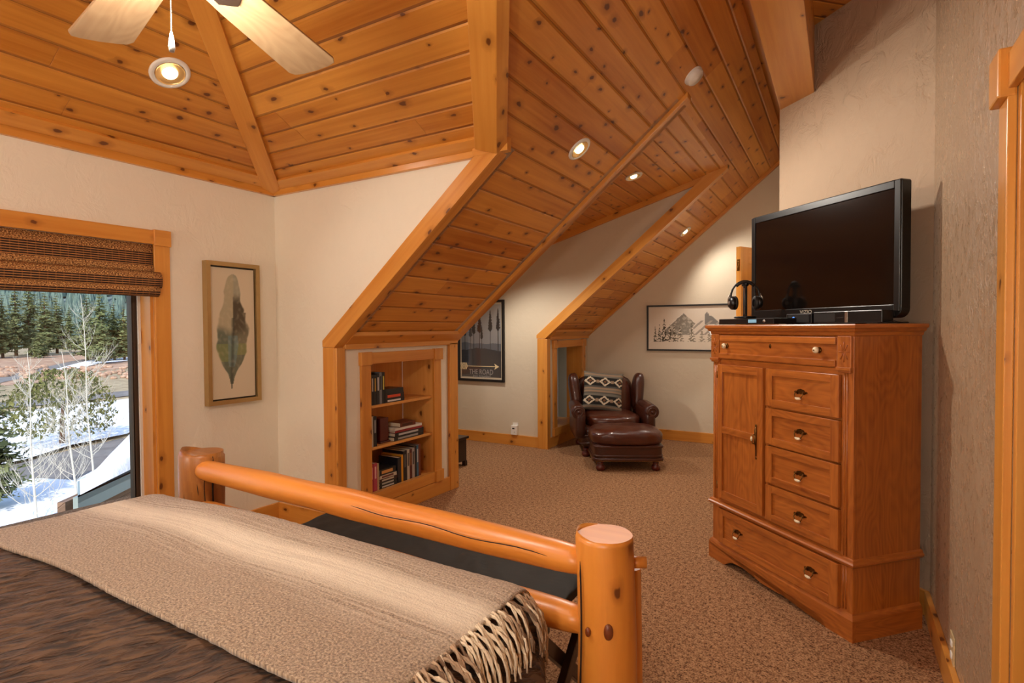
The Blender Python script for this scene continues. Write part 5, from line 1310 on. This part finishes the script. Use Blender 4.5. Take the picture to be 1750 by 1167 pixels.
TR = [(-30, 614, 150, 44, 'pine at the left edge of the view out of the window'), (5, 612, 82, 36, 'round pine at the left of the far tree row'), (28, 608, 96, 30, 'pine right of the round one in the far row'), (52, 606, 102, 36, 'tall pine second from left in the far row'), (78, 608, 88, 34, 'broad pine in the left of the far row'), (98, 604, 82, 32, 'pine near the middle gap of the far row'), (120, 604, 66, 26, 'small pine before the gap in the far row'),
      (150, 616, 92, 44, 'tall dark pine right of the gap'), (172, 618, 100, 50, 'tallest dark pine at the road bend'), (196, 616, 84, 40, 'pine right of the tallest one'), (213, 616, 78, 40, 'pine close to the window sash'), (240, 612, 86, 44, 'pine partly hidden by the window sash'), (176, 622, 64, 34, 'lighter green pine in front of the tallest one'), (66, 612, 34, 26, 'low bushy young pine at the foot of the far row')] + [(x, 616, 90 + (x * 7) % 30, 40, 'pine of the far row beyond the left edge of the view') for x in (-75, -120, -170, -215, -265, -320, -370, -430)]
random.seed(3)
for i, (px, py, hp_, wp, lb) in enumerate(TR):
    b0 = gp(px, py); sc_ = (b0 - V((0, 0, 1.4))).length / f_ * .98; tree(b0 + V((0, 0, -.2)), hp_ * sc_ * 1.0, wp * sc_ * .72, i + 20, lb)
# juniper near
b0 = gp(106, 762); ju = empty('juniper_tree', b0, 0, 'wide bushy pine standing in the snowfield by the driveway', 'tree')
rnd = random.Random(2); mb = MB()
for k in range(2600):
    a = rnd.random() * 6.283; t = rnd.random(); z = .55 + 2.35 * t; rr = (1.75 * math.sqrt(max(0, 1 - ((t - .35) / .68) ** 2)) * (rnd.random() ** .4)) + .05; p = V((rr * math.cos(a), rr * math.sin(a), z)); w = .10
    if noise.noise(p * 1.4) < -.25: continue
    q = [p + V((rnd.uniform(-w, w), rnd.uniform(-w, w), rnd.uniform(-w, w) * 1.3)) for _ in range(3)]; mb.face(q, uvs=[(0, 0)] * 3)
M['junip'] = mk_ground('juniper_green', rgb(62, 70, 34), rgb(124, 124, 70), 2.5, 0)
mb.build('foliage', M['junip'], ju); MB().tube([(0, 0, -.2), (.05, 0, .5), (0, .05, 1.6)], [.12, .09, .05], 8).build('trunk', M['bark'], ju)
b0 = gp(-14, 880); o = tree(b0, 3.6, 1.0, 77, 'green pine bough at the left edge of the window close to the house', None)
# bare saplings
M['birch'] = plain('pale_aspen_bark', rgb(206, 200, 184), .8, nscale=9, nstr=.2)
def sapling(loc, h, seed, label):
    rnd = random.Random(seed); o = empty('aspen_sapling', loc, 0, label, 'tree', 'bare aspens by the driveway'); lx, ly = rnd.uniform(-.02, .02), rnd.uniform(-.02, .02); tr = [V((lx * i + .02 * math.sin(i + seed), ly * i + .02 * math.cos(i * .8), h * i / 10)) for i in range(11)]
    MB().tube(tr, [.030 * (1 - i / 11.5) for i in range(11)], 8).build('trunk', M['birch'], o)
    mb = MB()
    def br(p, d, l, r, lev):
        pts = [p]; q = p; dd = d.copy()
        for i in range(5): dd = (dd + V((rnd.uniform(-.12, .12), rnd.uniform(-.12, .12), .16))).normalized(); q = q + dd * l / 5; pts.append(q)
        mb.tube(pts, [r * (1 - i / 6) for i in range(6)], 4, caps=False)
        if lev < 2:
            for k in range(4 if lev == 0 else 2):
                m = rnd.randint(1, 4); a = rnd.random() * 6.283; br(pts[m], (dd + V((math.cos(a), math.sin(a), .3)) * .8).normalized(), l * .5, r * .55, lev + 1)
    for k in range(34):
        i = rnd.uniform(.8, 9); j = int(i); a = rnd.random() * 6.283; br(tr[j].lerp(tr[j + 1], i - j), V((math.cos(a), math.sin(a), .55)).normalized(), (h * .30) * (1 - i / 13), .011 * (1 - i / 16), 0)
    mb.build('branches', M['birch'], o); return o
for i, (px, py, top, lb) in enumerate(((62, 905, 668, 'bare aspen sapling left of the other two'), (131, 862, 650, 'bare aspen sapling between the other two'), (159, 826, 560, 'tallest bare aspen sapling nearest the garage'))):
    b0 = gp(px, py); D = (b0 - V((0, 0, 1.4))).length; sapling(b0, (py - top) / f_ * D * .95, 30 + i, lb)
# neighbouring low roof
gL = gp(133, 850, -.8); gR = gp(225, 808, -.8); gd = (gR - gL).normalized(); gn = V((gd.y, -gd.x, 0)); gn = gn if gn.dot(V((1, 0, 0))) > 0 else -gn
gar = empty('garage', (gL.x, gL.y, G), 0, 'snow covered garage roof with grey metal fascia and wooden siding', 'building')
M['fascia'] = plain('grey_metal_fascia', rgb(146, 162, 160), .45); M['siding'] = wood('weathered_siding', rgb(148, 120, 100), rgb(104, 82, 66), plank=.16, knot=.1, rough=.9)
far = gL + gd * 6
def gpart(pts, n, name, mat, g): return wpart(MB().prism(pts, n, g), name, mat, 0, gar)
gpart([gL + V((0, 0, -.22)), far + V((0, 0, -.22)), far, gL], -gn * .06, 'fascia', M['fascia'], gd)
wl = gL + gd * .15 - gn * .25
gpart([V((wl.x, wl.y, G)), V((far.x - gn.x * .25, far.y - gn.y * .25, G)), far - gn * .25 + V((0, 0, -.1)), wl + V((0, 0, -.1))], -gn * .1, 'siding_wall', M['siding'], gd)
dvec = V((gL.x, gL.y, 0)).normalized()
gpart([gL, far, far + dvec * 1.0, gL + dvec * 1.0], V((0, 0, -.08)), 'roof', M['fascia'], gd)
sn = MB(); nn1, nn2 = 24, 12; gg = {}
for i in range(nn1 + 1):
    for j in range(nn2 + 1):
        u, v = i / nn1, j / nn2; e = min(1, min(u, 1 - u) * 9) ** .5 * min(1, min(v, 1 - v) * 6 + .03) ** .5; p = gL + gd * (.05 + 5.8 * u) + dvec * (.04 + .95 * v) + V((0, 0, .01)); p.z += e * (.05 + .75 * min(1, u * 3.2) ** 1.5 * (.5 + .5 * v) + .05 * noise.noise(V((u * 6, v * 4, 0)))); gg[i, j] = sn.bm.verts.new(p)
for i in range(nn1):
    for j in range(nn2):
        f = sn.bm.faces.new([gg[i, j], gg[i + 1, j], gg[i + 1, j + 1], gg[i, j + 1]]); f.smooth = True
sn.bm.normal_update()
if sum(f.normal.z for f in sn.bm.faces) < 0: bmesh.ops.reverse_faces(sn.bm, faces=sn.bm.faces[:])
wpart(sn, 'snow_cap', M['snow'], 0, gar)
gu = gL - gd * .18 + V((0, 0, -.28)); wpart(MB().beam(gu + gn * .05, gu + gd * .5 + gn * .05, .12, .12), 'gutter', M['bronze'], .004, gar)

# ------------------------------------------------------------------ bedside lamps added behind the camera as fill light, out of view
def lamp(x, y, h, label):
    o = empty('added_bedside_lamp', (x, y, 0), 0, label, 'lamp', 'added bedside lamps at the bed head')
    return o
M['shade'] = emit('added_lamp_shade', (1, .80, .56, 1), 1.2)
def added_lamp(x, y, label, power):
    t = empty('nightstand', (x, y, 0), 0, label.replace('brass table lamp', 'pine nightstand'), 'nightstand'); MB().box((-.22, -.2, .1), (.22, .2, .6)).build('body', M['trim'], t, bevel=.004)
    for sx in (-.2, .16):
        for sy in (-.18, .14): MB().box((sx, sy, 0), (sx + .04, sy + .04, .1)).build('leg', M['trim'], t)
    o = empty('added_lamp', (x, y, .6), 0, label, 'lamp')
    MB().lathe([(0, 0), (.07, 0), (.08, .015), (.03, .04), (.05, .12), (.04, .2), (.012, .24), (.012, .34), (0, .34)], 20).build('base', M['darkbrass'], o); MB().lathe([(.18, .30), (.12, .54)], 28).build('shade', M['shade'], o)
    li = bpy.data.lights.new('fill_light', 'POINT'); li.energy = power; li.color = (1, .95, .87); li.shadow_soft_size = .16; lo = bpy.data.objects.new('fill_light', li); COL.objects.link(lo); lo.location = (x, y, 1.30)
added_lamp(-2.85, -1.6, 'brass table lamp left of the bed head', 36); added_lamp(.02, -1.55, 'brass table lamp right of the bed head', 62)

li = bpy.data.lights.new('fan_light', 'POINT'); li.energy = 26; li.color = (1, .95, .86); li.shadow_soft_size = .09
lo = bpy.data.objects.new('fan_light', li); COL.objects.link(lo); lo.location = (FX, FY, FZ - .17)

# ------------------------------------------------------------------ sun, sky
sun = bpy.data.lights.new('sun', 'SUN'); sun.energy = 2.9; sun.angle = .009; sun.color = (1, .95, .88); so = bpy.data.objects.new('sun', sun); COL.objects.link(so)
sd_ = V((.45, -.55, .62)).normalized(); so.rotation_euler = sd_.to_track_quat('Z', 'Y').to_euler()
w = bpy.data.worlds.new('world'); sc.world = w; w.use_nodes = True; nt = w.node_tree; bg = nt.nodes['Background']
sk = nt.nodes.new('ShaderNodeTexSky'); sk.sky_type = 'NISHITA'; sk.sun_disc = False; sk.sun_elevation = math.radians(42); sk.sun_rotation = math.radians(140)
nt.links.new(sk.outputs[0], bg.inputs[0]); bg.inputs[1].default_value = .27
vs = sc.view_settings; vs.view_transform = 'Standard'; vs.look = 'None'; vs.gamma = 1; vs.use_curve_mapping = False; vs.exposure = 0.35
